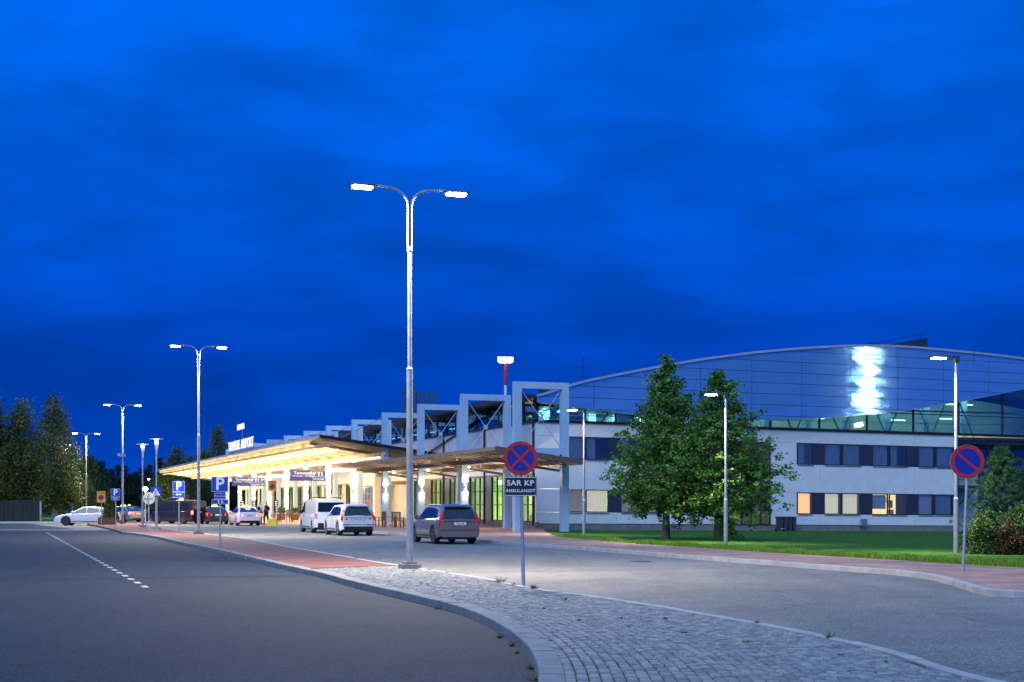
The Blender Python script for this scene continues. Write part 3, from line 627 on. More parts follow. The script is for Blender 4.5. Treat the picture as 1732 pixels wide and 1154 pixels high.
for z in (.6, 2.4, 4.2, 5.6, 6.15): fr.bb((a, 3.06, z), (a + 7.6, 3.17, z + .07))
gw = P(fr, 'recessed_glazing', DARKM); q = WB(); q.bb((a, 3.1, .6), (a + 7.5, 3.12, 6.2)); P(q, 'pane', BLUEG, gw)

# --- terminal front along local y (facade at x = 0)
DEND = 118
BEIGE = pm('beige_render', (.60, .57, .48), .8, 0, .08, 1.2, .1, 30)
for k in range(0, 24):
    a = .05 + k * 4.84; q = MB(); q.bb((0, a + .01, 3.65), (.2, a + 4.83, ztop - .01)); P(q, 'upper_wall_panel', WALL)
q = MB(); q.bb((-.06, 0, -.3), (.22, DEND, .52)); P(q, 'front_plinth', PLINTH)
q = MB(); q.bb((-.1, -.1, ztop), (.25, DEND, ztop + .12)); P(q, 'front_sill', BLACKM)
q = MB(); q.bb((-.02, .3, 3.55), (.2, DEND, 3.66)); P(q, 'head_trim', BROWN)
for k in range(12):
    d = k * 9.68 + .25; q = MB(); q.tube([(-.12, d, .3), (-.12, d, ztop + .2)], .075); P(q, 'downpipe', BLACKM)
# glazed bays
LITG = pm('lit_green_screen', (.55, .60, .45), .8, 0, .3, .8, em=(.74, .84, .50), es=.52)  # pale green blinds; emission stands in for backlight from the rooms
for k in range(24):
    c0 = -.2 + 4.84 * k + .75; c1 = c0 + 3.34; pc = -.2 + 4.84 * (k + 1)
    if 28.6 < c0 < 34.5: # solid recessed wall
        q = MB(); q.bb((.5, c0 - 1.6, .3), (.7, c1 + .2, 3.6)); P(q, 'recessed_wall', BEIGE); continue
    if 34.5 < c0 < 48: continue
    if k == 0: c0 = .5; c1 = 3.9
    fr = MB(); n_ = 3 if k < 12 else 2
    for i in range(n_ + 1): y = c0 + (c1 - c0) * i / n_; fr.bb((.0, y - .035, .55), (.1, y + .035, 3.6))
    for z in (.55, 1.62, 2.55, 3.57): fr.bb((.005, c0, z - .03), (.095, c1, z + .03))
    w = P(fr, 'front_window', BLACKM)
    for i in range(n_):
        y0_, y1_ = c0 + (c1 - c0) * i / n_ + .035, c0 + (c1 - c0) * (i + 1) / n_ - .035; q = MB(); q.bb((.04, y0_, .58), (.06, y1_, 3.54)); P(q, 'pane', GREENG, w)
        if (k * 3 + i) % 4 != 1 and k < 12: q = MB(); q.bb((.42, y0_ - .02, .6), (.44, y1_ - .25 * (i % 2), 3.3 if k % 2 else 3.5)); P(q, 'screen', LITG, w)
    q = MB(); q.bb((-.05, c1 + .02, .5), (.16, c1 + 1.46, 3.56)); P(q, 'pilaster', BEIGE if k > 6 else pm('taupe_pilaster', (.34, .32, .31), .6, .1, .1, 1))
# interior behind the front windows
q = MB(); q.bb((6.0, .6, 0), (6.2, 48, 3.6)); P(q, 'waiting_room_wall', INGREEN); q = MB(); q.bb((.6, .6, .0), (6, DEND, .06)); P(q, 'inner_floor', INNER)
q = MB(); q.bb((.25, .6, 3.58), (6, DEND, 3.64)); P(q, 'inner_ceiling', pm('white_ceiling', (.7, .7, .66), .8, 0, .05, 2)); q = MB(); q.bb((6.0, 48, 0), (6.2, DEND, 3.6)); P(q, 'hall_wall_far', INNER)
for (y, w_, h_, c) in [(7.5, .8, 1.5, LIT_OR), (3.8, 1.6, 1.0, LIT_CR), (7.2, 1.0, .7, pm('red_panel', (.5, .06, .04), .5, 0, .05, 2, em=(.8, .15, .08), es=.25)), (12.8, 1.4, 1.3, LIT_CR)]:
    q = MB(); q.bb((2.6, y, .9 if h_ < 1.2 else .8), (2.7, y + w_, .9 + h_)); P(q, 'indoor_display', c)
q = MB()
for k in range(5): q.bb((1.4, 4 + k * 1.2, .5), (1.9, 4.8 + k * 1.2, .95)); q.bb((1.9, 4 + k * 1.2, .5), (1.96, 4.8 + k * 1.2, 1.4))
P(q, 'waiting_seats', MATS['blue_grey_curtain'])
q = MB(); q.bb((2.4, 11.2, 3.1), (2.5, 14.2, 3.42)); P(q, 'indoor_sign', pm('lit_blue_white_sign', (.8, .85, .9), .5, 0, 0, em=(.8, .9, 1), es=1.6))
for y in (4, 10, 16, 22, 27): light('AREA', (3, y, 3.4), 210, (.86, 1, .62), 2.5, B, (0, 0, 0), 1.5)
for y in (54, 66, 80, 96, 110): light('AREA', (3, y, 3.4), 90, (1, .95, .75), 2.5, B, (0, 0, 0), 1.5)
# entrance lobby
EN0, EN1 = 36.2, 45.5
WHITEF = pm('white_fascia', (.80, .78, .72), .6, 0, .04, 1)
q = MB(); q.bb((-1.3, EN0, 3.3), (1.0, EN1, 4.8)); P(q, 'lobby_fascia', WHITEF); q = MB(); q.bb((-1.2, EN0 + .0, .1), (-.9, EN0 + .9, 3.3)); q.bb((-1.2, EN1 - .9, .1), (-.9, EN1, 3.3)); P(q, 'lobby_pier', WHITEF)
fr = MB(); n_ = 6
for i in range(n_ + 1): y = EN0 + .9 + (EN1 - EN0 - 1.8) * i / n_; fr.bb((-1.1, y - .04, .12), (-1.0, y + .04, 3.3))
for z in (2.6, 3.25): fr.bb((-1.09, EN0 + .9, z - .03), (-1.01, EN1 - .9, z + .03))
w = P(fr, 'sliding_door', ALU)
for i in range(n_): y = EN0 + .9 + (EN1 - EN0 - 1.8) * i / n_; q = MB(); q.bb((-1.06, y + .04, .15), (-1.04, y + .98 + .14, 3.22)); P(q, 'pane', CLEAR, w)
q = MB(); q.bb((4, EN0, .1), (4.1, EN1, 3.3)); P(q, 'lobby_back_wall', pm('lit_lobby', (.75, .42, .13), .7, 0, .25, 1.2, em=(1, .55, .14), es=.7, stretch=(1, 3, .3)))
q = MB(); q.bb((-1.1, EN0 + 2, 1.9), (-1.02, EN0 + 4.2, 2.02)); P(q, 'door_sign', MATS['red_panel'])
q = MB(); q.bb((-1.35, EN0 - .25, .1), (-.8, EN0 - .02, 4.8)); P(q, 'lobby_side_wall', BEIGE)
light('AREA', (1, 41, 3.2), 420, (1, .72, .32), 5, B, (0, 0, 0), 3)
# clerestory of the front
for k in range(0, 40):
    a = k * 2.42 + .02; q = MB(); q.bb((.06, a + .04, ztop + .13), (.08, a + 2.38, 8.12)); P(q, 'front_clerestory_pane', TEAL); q = MB(); q.bb((-.02, a - .04, ztop + .12), (.16, a + .04, 8.15)); P(q, 'front_mullion', DARKM)
q = MB(); q.bar((1.8, .8, 7.9), (1.8, 97, 7.9), .08); q.bar((1.8, .8, 7.4), (1.8, 97, 7.4), .05)
for k in range(40): q.bar((1.8, k * 2.42 + 1, 7.1), (1.8, k * 2.42 + 2.2, 8.1), .05); 
P(q, 'front_truss', MATS['white_truss'])
q = MB(); q.bb((7, .6, 6.6), (7.2, 97, 9)); P(q, 'upper_hall_wall', pm('upper_hall_wall', (.40, .50, .48), .8, 0, .45, .5, stretch=(1, .5, 2)))
for k in range(14): q = MB(); q.bb((3.6, 2 + k * 6.2, 7.95), (3.7, 5.4 + k * 6.2, 8.02)); P(q, 'tube_light', TUBE)
for k in range(4): light('AREA', (4, 8 + k * 24, 8.4), 260, (1, .95, .72), 2, B, (0, 0, 0), 16)
q = MB() # roof with deep overhang, rising outwards
q.add([(-1.7, -1.6, 8.75), (-1.7, 98, 8.75), (8.5, 98, 8.2), (8.5, -1.6, 8.2), (-1.7, -1.6, 9.1), (-1.7, 98, 9.1), (8.5, 98, 8.6), (8.5, -1.6, 8.6)], [(0, 1, 2, 3), (7, 6, 5, 4), (0, 4, 5, 1), (1, 5, 6, 2), (2, 6, 7, 3), (3, 7, 4, 0)]) if False else q.add([(-1.2, -.45, 8.45), (-1.2, 98, 8.45), (8.5, 98, 7.6), (8.5, -.45, 7.6), (-1.2, -.45, 8.72), (-1.2, 98, 8.72), (8.5, 98, 7.8), (8.5, -.45, 7.8)], [(0, 1, 2, 3), (7, 6, 5, 4), (0, 4, 5, 1), (1, 5, 6, 2), (2, 6, 7, 3), (3, 7, 4, 0)])
P(q, 'front_roof', DARKM)
for k in range(11):
    d = k * 9.68 - .0; q = MB(); q.bar((-1.7, d, 8.0), (1.2, d, 8.0), .16, .13) ; q.tube([(-.1, d, 7.9), (-.1, d, 8.3)], .14); q.bar((.2, d + .5, 7.1), (.2, d + 3, 8.3), .1, .16); P(q, 'roof_bracket', DARKM if k % 2 else BLACKM)
q = MB(); q.bb((.9, .3, 8.72), (1.4, .9, 9.35)) if False else q.bb((.2, -.5, 8.5), (.9, 0, 9.05)); P(q, 'corner_roof_box', DARKM)

# ------------------------------------------------------------------ portal frames
def portal():
    t_ = thing('portal_frame', '', 'portal frame', (0, 0, 0), ANG, 'pale steel portal frames along the terminal front')
    H = 8.6; w = .42; x0, x1 = 0, 3.3
    q = MB(); q.bb((x0, 0, .1), (x0 + w, .42, H)); q.build('column', FRAMEW, t_); q = MB(); q.bb((x1 - w, 0, .1), (x1, .42, H)); q.build('column', FRAMEW, t_)
    q = MB(); q.bb((x0 + w, .01, H - .38), (x1 - w, .41, H)); q.build('beam', FRAMEW, t_); q = MB(); q.bb((x0 + w, .03, 4.5), (x1 - w, .39, 4.86)); q.build('beam', FRAMEW, t_)
    a, b = (x0 + w + .02, .2, H - .42), (x1 - w - .02, .2, 4.9); c, d = (x0 + w + .02, .2, 4.9), (x1 - w - .02, .2, H - .42)
    for p, r_ in ((a, b), (c, d)): q = MB(); q.tube([p, r_], .022, 6); q.build('brace_rod', FRAMEW, t_)
    q = MB(); q.disc(((x0 + x1) / 2, .2, (H - .42 + 4.9) / 2), .15, .06, n=8); q.build('hub_plate', FRAMEW, t_)
    return t_
SCON = pm('sconce_metal', (.25, .25, .25), .4, .8, 0); SLENS = pm('sconce_glow', (1, 1, 1), .5, 0, 0, em=(1, .84, .55), es=25)
ordn = ['nearest, half in front of the office wing', 'second from the office wing', 'third from the office wing, right of the tall lamp', 'fourth from the office wing, left of the lamp', 'fifth from the office wing, behind the canopy end', 'sixth', 'seventh', 'eighth', 'ninth', 'tenth', 'eleventh', 'twelfth']
pf = portal(); portals = []
for k in range(12):
    o = pf if k == 0 else dup(pf); c = L2W(-5.0, -9.68 + 9.68 * k); o.location = (c.x, c.y, 0); portals.append(o)
    o['label'] = ('pale blue steel portal frame, ' + ordn[k] + (' in the row counted from the office wing' if k > 4 else ''))
    if 1 <= k <= 10: # wall lamps on the columns under the canopies
        sc = thing('wall_lamp', f'up-and-down wall lamp on the {["","second","third","fourth","fifth","sixth","seventh","eighth","ninth","tenth","eleventh"][k]} portal column from the office wing', 'wall lamp', tuple(c + wv * .23 + tv * -.08 + Vector((0, 0, 2.75))), ANG, 'wall lamps on the portal columns')
        q = MB(); q.tube([(0, 0, -.06), (0, 0, .06)], .07, 10); q.build('housing', SCON, sc)
        for dz in (-.066, .066): q = MB(); q.tube([(0, 0, dz - .004), (0, 0, dz + .004)], .055, 10); q.build('lens', SLENS, sc)
        light('SPOT', (0, -.10, .12), 110, (1, .82, .52), .04, sc, (R(180), 0, 0), spot=115, blend=.6); light('SPOT', (0, -.10, -.12), 130, (1, .82, .52), .04, sc, (0, 0, 0), spot=115, blend=.6)
# uplights on the far frames
for k in (3, 4, 5, 6, 8, 10): c = L2W(-2.6, -9.68 + 9.68 * k + 3, 6.6); light('SPOT', tuple(c), 260, (.85, .95, 1), .2, None, (R(150), 0, R(20)), spot=130)
# tie rods
for k in range(3, 9):
    a = L2W(-5.0 + .2, -9.68 + 9.68 * k + .2, 8.3); b = L2W(-4.8, -9.68 + 9.68 * (k + 2), 7.0); q = MB(); q.tube([a, b], .03, 5); tag(q.build('tie_rod', FRAMEW), f'thin steel tie rod running from the top of the {ordn[k].split(",")[0].split(" ")[0] if k < 5 else ordn[k]} portal frame', 'tie rod', 'tie rods between the portal frames')

# ------------------------------------------------------------------ big lit canopy over the forecourt
CN = thing('entrance_canopy', 'large canopy with brightly lit slatted cream underside over the terminal forecourt', 'canopy', O, ANG)
c0, c1, sO, sI = 19.0, 131.0, -9.9, -.9
def cz(s): return 6.72 - (s - sO) / (sI - sO) * 1.28
q = MB(); a, b = cz(sO) - .02, cz(sI) - .02
q.add([(sO, c0, a), (sO, c1, a), (sI, c1, b), (sI, c0, b), (sO, c0, a + .12), (sO, c1, a + .12), (sI, c1, b + .12), (sI, c0, b + .12)], [(0, 1, 2, 3), (7, 6, 5, 4), (0, 4, 5, 1), (1, 5, 6, 2), (2, 6, 7, 3), (3, 7, 4, 0)]); q.build('roof_sheet', DARKM, CN)
SLAT = pm('cream_slat', (.66, .57, .40), .6, 0, .12, 1.5)
ns = 36
for i in range(ns):
    s = sO + .15 + (sI - sO - .3) * i / (ns - 1); z = cz(s) - .16; q = MB(); q.bb((s - .085, c0 + (.0), z), (s + .085, c1 - .1, z + .03)); q.build('slat', SLAT, CN)
for k in range(12):
    y = 24 + 9.68 * k
    if y > c1: break
    q = MB(); 
    for yy in (y, y + 4.84):
        if yy < c1: q.bar((sO + .3, yy, cz(sO + .3) - .30), (sI - .2, yy, cz(sI) - .30), .14, .24)
    q.build('rafter', SLAT, CN)
for s in (-4.9, -9.1): q = MB(); q.bar((s, c0 + .2, cz(s) - .52), (s, c1 - .3, cz(s) - .52), .16, .24); q.build('girder', SLAT, CN)
q = MB(); q.bar((sO - .04, c0, cz(sO) - .04), (sO - .04, c1, cz(sO) - .04), .08, .20); q.build('street_fascia', pm('pale_fascia', (.55, .53, .50), .5, .3, .06, 2), CN)
q = MB(); q.bar((sO, c0 - .04, cz(sO) + .0), (sI + .5, c0 - .04, cz(sI) - .03), .08, .22); q.build('end_fascia', BLACKM, CN)
q = MB(); q.bb((-7.45, 24.2, cz(-7.4) - .50), (-7.30, c1 - 4, cz(-7.4) - .42)); q.build('light_strip', TUBEW, CN)
q = MB(); q.bb((-3.7, 25.5, cz(-3.6) - .46), (-3.6, c1 - 8, cz(-3.6) - .40)); q.build('light_strip', TUBEW, CN)
for k in range(9):
    y = 30 + 12 * k
    light('AREA', (-7.4, y, cz(-7.4) - .56), 520, (1, .80, .50), .25, CN, (0, 0, 0), 11); light('AREA', (-3.6, y, cz(-3.6) - .55), 420, (1, .80, .50), .25, CN, (0, 0, 0), 11)
    light('AREA', (-8.9, y, cz(-8.9) - 1.5), 360, (1, .78, .44), .8, CN, (R(180), 0, 0), 11.5); light('AREA', (-5.4, y, cz(-5.4) - 2.0), 360, (1, .78, .46), 1.6, CN, (R(180), 0, 0), 11.5)  # added uplights without fixtures, spreading the strip glow over the ceiling

# brown slatted pergola canopy
PG = thing('slatted_canopy', 'low brown slatted canopy in front of the glazed terminal bays', 'canopy', O, ANG)
p0, p1, so, si = -12.2, 27.0, -6.97, -1.95
def pz(s): return 4.72 - (s - so) / (si - so) * .68
LOUV = pm('brown_louvre', (.46, .37, .28), .6, .1, .15, 2)
q = MB(); q.add([(so, p0, pz(so)), (so, p1, pz(so)), (si, p1, pz(si)), (si, p0, pz(si)), (so, p0, pz(so) + .05), (so, p1, pz(so) + .05), (si, p1, pz(si) + .05), (si, p0, pz(si) + .05)], [(0, 1, 2, 3), (7, 6, 5, 4), (0, 4, 5, 1), (1, 5, 6, 2), (2, 6, 7, 3), (3, 7, 4, 0)]); q.build('roof_sheet', pm('dark_brown_sheet', (.03, .025, .022), .6, .1, .1, 2), PG)
y = p0 + .25
while y < p1:
    q = MB(); rot = Matrix.Rotation(math.atan2(-(pz(so) - pz(si)), si - so) * -1, 3, 'Y'); q.bar((so + .1, y, pz(so) - .12), (si - .1, y, pz(si) - .12), .14, .055); q.build('slat', LOUV, PG); y += 1.15
for s in (so + 1.7, so + 3.5): q = MB(); q.bar((s, p0 + .1, pz(s) - .27), (s, p1 - .1, pz(s) - .27), .14, .24); q.build('beam', BROWN, PG)
for k in range(5):
    y = -9.68 + 9.68 * k + .55
    if y < p1: q = MB(); q.bar((so + .1, y, pz(so) - .46), (si - .1, y, pz(si) - .46), .12, .14); q.build('rafter', BROWN, PG)
q = MB(); q.bar((so - .05, p0, pz(so) - .02), (so - .05, p1, pz(so) - .02), .1, .19); q.build('street_fascia', BROWN, PG)
q = MB(); q.bar((so - .1, p0 - .05, pz(so) - .04), (si + .1, p0 - .05, pz(si) - .04), .1, .28); q.build('end_fascia', pm('dark_fascia', (.10, .085, .08), .6, .1, .1, 2), PG)
q = MB(); q.bar((si + .05, p0, pz(si) - .06), (si + .05, p1, pz(si) - .06), .1, .24); q.build('wall_fascia', BROWN, PG)
for k in range(4):
    light('AREA', (-3.6, -6 + 9.68 * k, 2.6), 330, (1, .88, .62), .3, PG, (R(180), 0, 0), 4)  # unseen uplight added to brighten the slats from below
    q = MB(); q.bb((-4.0, 2 + 9.0 * k, 4.02), (-3.8, 2.2 + 9 * k, 4.06)); q.build('spot_lens', SLENS, PG); light('AREA', (-3.9, 2.1 + 9.0 * k, 3.98), 40, (1, .86, .6), .15, PG, (0, 0, 0))
q = MB(); q.tube([(so + 1.8, -4.2, 4.12), (so + 1.8, -4.2, 3.9), (so + 1.6, -4.6, 3.85)], .05); q.build('camera', ALU, PG)

# ------------------------------------------------------------------ roof lettering and hanging signs
LETT = pm('lit_white_letters', (.1, .1, .1), .5, 0, 0, em=(1, .97, .95), es=1.0); POLE = BLACKM
rs = thing('roof_sign', 'glowing white TAMPERE AIRPORT letters standing on the canopy roof', 'sign', tuple(L2W(-9.6, 57.2, 7.55)), ANG - R(90) + R(0))
tx = text('lettering', 'TAMPERE AIRPORT', 1.32, LETT, rs, (0, 0, 0), 0, .03, .0); bpy.context.view_layer.update(); tx.scale.x = 15.2 / tx.dimensions.x
tx2 = text('brand_letters', 'FINAVIA', .80, LETT, rs, (.3, 0, 1.75), 0, .03, .0); tx2.scale.x = 1.35
q = MB(); q.bar((-7.6, .15, -.55), (7.6, .15, -.55), .08); [q.bar((x, .15, -.85), (x, .15, .5), .05) for x in (-7, -3.5, 0, 3.5, 7)]; q.bar((.3, .15, .5), (.3, .15, 2.1), .06); q.build('support_frame', ALU, rs)
NAVY = pm('lit_navy_panel', (.015, .015, .09), .4, 0, .05, 2, em=(.06, .07, .30), es=.25)
def hang(u, v0_, v1_, Y, wpx, label):
    c = at(u, (v0_ + v1_) / 2, Y); w_ = wpx / F * Y; h_ = (v1_ - v0_) / F * Y; t_ = thing('hanging_sign', label, 'sign', tuple(c), R(10), 'lit guide signs under the big canopy'); q = MB(); q.box((0, 0, 0), (w_, .22, h_)); q.build('sign_box', NAVY, t_)
    y = -.125; text('lettering', 'Terminaali', h_ * .36, LETT, t_, (-w_ * .17, y, h_ * .22), ext=.006, bold=.004); text('small_lettering', 'Terminalen / Terminal', h_ * .20, LETT, t_, (-w_ * .18, y, -.04 * h_), ext=.005)
    text('lettering', 'T1', h_ * .48, LETT, t_, (w_ * .27, y, h_ * .12), ext=.006, bold=.006)
    q = MB()
    x0, x1, z0_, z1_ = w_ * .03, w_ * .42, -h_ * .12, h_ * .42
    for a, b in (((x0, y, z0_), (x1, y, z0_)), ((x0, y, z1_), (x1, y, z1_)), ((x0, y, z0_), (x0, y, z1_)), ((x1, y, z0_), (x1, y, z1_))): q.bar(a, b, .02, .02)
    q.poly3([(x0 + .08, y, .20 * h_), (x0 + .3, y, .02 * h_), (x0 + .5, y, .36 * h_), (x0 + .36, y, .30 * h_)], (0, .01, 0)); q.build('pictogram', LETT, t_)
    q = MB(); xr = w_ * .46
    for zz in (h_ * .22, -h_ * .3): q.poly3([(xr - .08, y, zz - .1), (xr + .07, y, zz), (xr - .08, y, zz + .1)], (0, .01, 0)); q.bar((xr - .2, y, zz), (xr - .06, y, zz), .02, .05)
    q.build('arrow', LETT, t_); text('small_lettering', 'Terminaali', h_ * .24, LETT, t_, (w_ * .22, y, -h_ * .32), ext=.005, bold=.003)
    q = MB(); zt = 6.0 - c.z; [q.tube([(x, 0, h_ / 2), (x, 0, zt)], .018, 5) for x in (-w_ * .25, w_ * .25)]; q.build('hanger', ALU, t_)
hang(524, 795.4, 813.5, 129, 65.5, 'navy lit guide sign reading Terminaali T1 hanging above the white van')
hang(420, 807.5, 822, 155, 54, 'navy lit guide sign reading Terminaali T1 hanging further back above the taxis')
# ------------------------------------------------------------------ street lamps
LENS = pm('led_lens', (1, 1, 1), .5, 0, 0, em=(1, .93, .80), es=60); HEADM = pm('lamp_housing', (.10, .105, .12), .45, .5, .1, 5)
def double_lamp(x, y, H, label, power, rz=ANG, z=.12):
    t_ = thing('street_lamp', label, 'street lamp', (x, y, 0), rz, 'tall double-armed street lamps on the island')
    q = MB(); q.box((0, 0, z + .05), (.46, .46, .12)); q.box((0, 0, z + .14), (.30, .30, .05)); q.build('base_block', KERB, t_)
    h1, h2 = H * .53, H * .84
    q = MB(); q.tube([(0, 0, z), (0, 0, h1)], [.085, .075], 14); q.tube([(0, 0, h1), (0, 0, h1 + .05)], [.08, .055], 14); q.tube([(0, 0, h1), (0, 0, h2)], [.055, .05], 12); q.tube([(0, 0, h2 - .02), (0, 0, h2 + .07)], [.075, .06], 12); q.build('pole', GALV, t_, smooth=40)
    for s in (-1, 1):
        pts = [(s * .035, 0, h2), (s * .035, 0, H - .45)] + [(s * (.035 + .5 * (1 - math.cos(a))), 0, H - .45 + .42 * math.sin(a)) for a in (.3, .6, .9, 1.2, 1.5)] + [(s * .92, 0, H + .0)]
        q = MB(); q.tube(pts, .032, 8); q.build('arm', GALV, t_, smooth=50)
        hd = MB(); hd.tube([(s * .84, 0, H - .01), (s * .92, 0, H - .02), (s * 1.45, 0, H - .01), (s * 1.50, 0, H - .03)], [.05, .10, .09, .04], 10); ho = hd.build('lamp_head', HEADM, t_, smooth=50)
        for v in ho.data.vertices: v.co.z = H - .02 + (v.co.z - (H - .02)) * .5; v.co.y *= 1.25
        q = MB(); q.bb((s * .95, -.10, H - .10), (s * 1.42, .10, H - .065)); q.build('lens', LENS, t_)
        light('AREA', (s * 1.18, 0, H - .13), power * 1.15, (1, .90, .74), .45, t_, (0, 0, 0), .2, spread=172)
    return t_
double_lamp(-2.485, 34.55, 9.37, 'tallest galvanised double-armed street lamp, standing where red bricks meet the setts', 950)
double_lamp(-16.26, 73.8, 9.9, 'galvanised double-armed street lamp behind the parking sign with the 2 h plate', 1000)
l3 = double_lamp(-30.6, 111.8, 9.5, 'galvanised double-armed street lamp beside the conifer and its planter', 1000)
q = MB(); q.bb((-.22, -.1, 5.4), (.22, .1, 5.6)); q.tube([(-.3, 0, 5.45), (-.3, 0, 5.65)], .09); q.build('camera', ALU, l3)
double_lamp(-46.4, 155, 9.4, 'farthest galvanised double-armed street lamp, behind the white saloon', 1100)
def t_lamp(x, y, H, label):
    t_ = thing('mast_lamp', label, 'street lamp', (x, y, .12), 0, 'slim reflector lamps at the crossing')
    q = MB(); q.tube([(0, 0, 0), (0, 0, 1.9)], .085, 12); q.tube([(0, 0, 1.9), (0, 0, H - .8)], .05, 10); q.build('pole', GALV, t_, smooth=40)
    q = MB(); q.box((0, 0, .06), (.4, .4, .12)); q.build('base_block', KERB, t_)
    q = MB(); q.tube([(0, 0, H - .95), (0, 0, H - .75), (0, 0, H - .1)], [.07, .07, .15], 12); q.build('lamp_body', ALU, t_, smooth=40)
    q = MB(); q.tube([(0, 0, H - .5), (0, 0, H - .12)], [.075, .13], 12); q.M = Matrix.Translation((0, -.03, 0)); q.build('lens', pm('soft_lens', (1, 1, 1), .5, 0, 0, em=(1, .95, .85), es=6), t_)
    q = MB(); q.disc((0, 0, H), .42, .03, 'Z'); q.build('reflector', pm('white_reflector', (.8, .8, .8), .5, 0, .05, 3), t_)
    light('SPOT', (0, 0, H - .08), 60, (1, .95, .85), .05, t_, (R(180), 0, 0), spot=160); light('AREA', (0, 0, H - .03), 170, (1, .93, .82), .6, t_)
t_lamp(-25.3, 97.4, 5.65, 'slim lamp with flat round reflector behind the round sign back'); t_lamp(-22.1, 88.4, 5.6, 'slim lamp with flat round reflector carrying the pedestrian crossing sign')
def single_lamp(x, y, H, label, power, z=.1):
    t_ = thing('path_lamp', label, 'street lamp', (x, y, 0), ANG, 'single-armed path lamps beside the lawn')
    q = MB(); q.tube([(0, 0, z), (0, 0, 1.85)], [.085, .08], 12); q.tube([(0, 0, 1.85), (0, 0, 1.92)], [.08, .055], 12); q.tube([(0, 0, 1.9), (0, 0, H)], [.056, .048], 12); q.build('pole', GALV, t_, smooth=40)
    q = MB(); q.tube([(.06, 0, H + .03), (-.45, 0, H + .03)], .045, 8); q.box((0, 0, H - .05), (.16, .14, .22)); q.build('arm', HEADM, t_)
    q = MB(); q.poly3([(-.40, -.13, H - .02), (-.95, -.10, H - .03), (-.98, -.06, H + .02), (-.40, -.06, H + .08)], (0, .2, 0)); q.build('lamp_head', HEADM, t_)
    q = MB(); q.bb((-.90, -.10, H - .06), (-.45, .10, H - .032)); q.build('lens', LENS, t_)
    light('AREA', (-.68, 0, H - .09), power * .9, (1, .88, .68), .4, t_, (0, R(0), 0), .18, spread=100)
single_lamp(3.77, 74.4, 6.62, 'single-armed path lamp between the nearest portal frame and the left linden', 230); single_lamp(8.72, 58.0, 6.16, 'single-armed path lamp in front of the right linden tree', 330); single_lamp(14.3, 45.8, 6.4, 'single-armed path lamp behind the round no-parking sign', 300)

# flood-light mast of the car park, seen mirrored in the hall cladding
fm = thing('floodlight_mast', 'tall car park floodlight mast mirrored as bright spots in the metal cladding', 'floodlight mast', (74, 63.3, 0), R(125))
q = MB(); q.tube([(0, 0, 0), (0, 0, 21)], [.28, .14], 12); q.build('mast', GALV, fm)
for i in range(6):
    for j in (-1.5, -.5, .5, 1.5):
        q = MB(); q.box((j * .7, .2, 10.5 + i * 1.9), (.42, .35, .42)); q.build('flood_housing', HEADM, fm); q = MB(); q.box((j * .7, .40, 10.5 + i * 1.9), (.36, .04, .36)); q.build('flood_lens', pm('flood_lens', (1, 1, 1), .5, 0, 0, em=(1, .96, .86), es=70), fm)
# red and white apron mast behind the terminal
am = thing('apron_mast', 'red and white banded floodlight mast rising behind the terminal roof', 'floodlight mast', tuple(at(855, 852, 190) - Vector((0, 0, 1.7))), 0)
RED = pm('signal_red', (.55, .03, .02), .5, 0, .1, 3); WHT = pm('white_paint', (.75, .75, .75), .5, 0, .05, 3)
q = MB(); q.tube([(0, 0, 0), (0, 0, 17.5)], .2, 10); q.build('mast', WHT, am); q = MB(); q.tube([(0, 0, 17.5), (0, 0, 20.4)], .21, 10); q.build('red_band', RED, am)
q = MB(); q.bb((-.9, -.2, 20.4), (.9, .2, 20.6)); q.build('crossarm', GALV, am)
for x in (-.7, 0, .7): q = MB(); q.bb((x - .28, -.35, 20.65), (x + .28, -.2, 21.2)); q.build('flood_lens', pm('apron_lens', (1, 1, 1), .5, 0, 0, em=(1, .85, .62), es=40), am)
# antennas
an = thing('roof_antenna', 'thin branched television antenna on the left end of the hall roof', 'antenna', tuple(at(987, 645, 96)), 0)
q = MB(); q.tube([(0, 0, -.4), (0, 0, 1.6)], .025, 6); q.bar((-.75, 0, .95), (.05, 0, .9), .03); q.bar((-.9, 0, .3), (.5, 0, .3), .02); q.bar((-.2, 0, 1.5), (.2, 0, 1.5), .03); q.build('mast', BLACKM, an)
for u, v, h in ((1095, 612, 12), (1647, 585, 14)):
    q = MB(); p = at(u, v, 97); q.tube([p, p + Vector((0, 0, -h / 12))], .018, 5); o = q.build('roof_rod', BLACKM); tag(o, 'thin upright rod on the hall roof ' + ('beside the left linden top' if u < 1200 else 'above the right lamp'), 'rod')
# dark roof structure far behind
CBL = pm('blue_cladding', (.03, .13, .33), .5, .2, .1, 3)
bx = thing('control_block', 'dark blue metal clad block rising behind the terminal roof by the lamp post', 'building', tuple(at(721, 852, 170) - Vector((0, 0, 1.7))), R(20))
q = MB(); q.bb((-1.2, -1, 0), (1.0, 3, 15.0)); q.build('wall', CBL, bx); q = MB(); q.bb((-2.2, 0, 0), (-1.25, 3, 15.6)); q.build('stair_tower', CBL, bx)
q = MB(); [q.bb((-1.1 + i * .55, -1.04, 11), (-1.05 + i * .55, -1.0, 15)) for i in range(4)]; q.build('seam', CBL, bx)

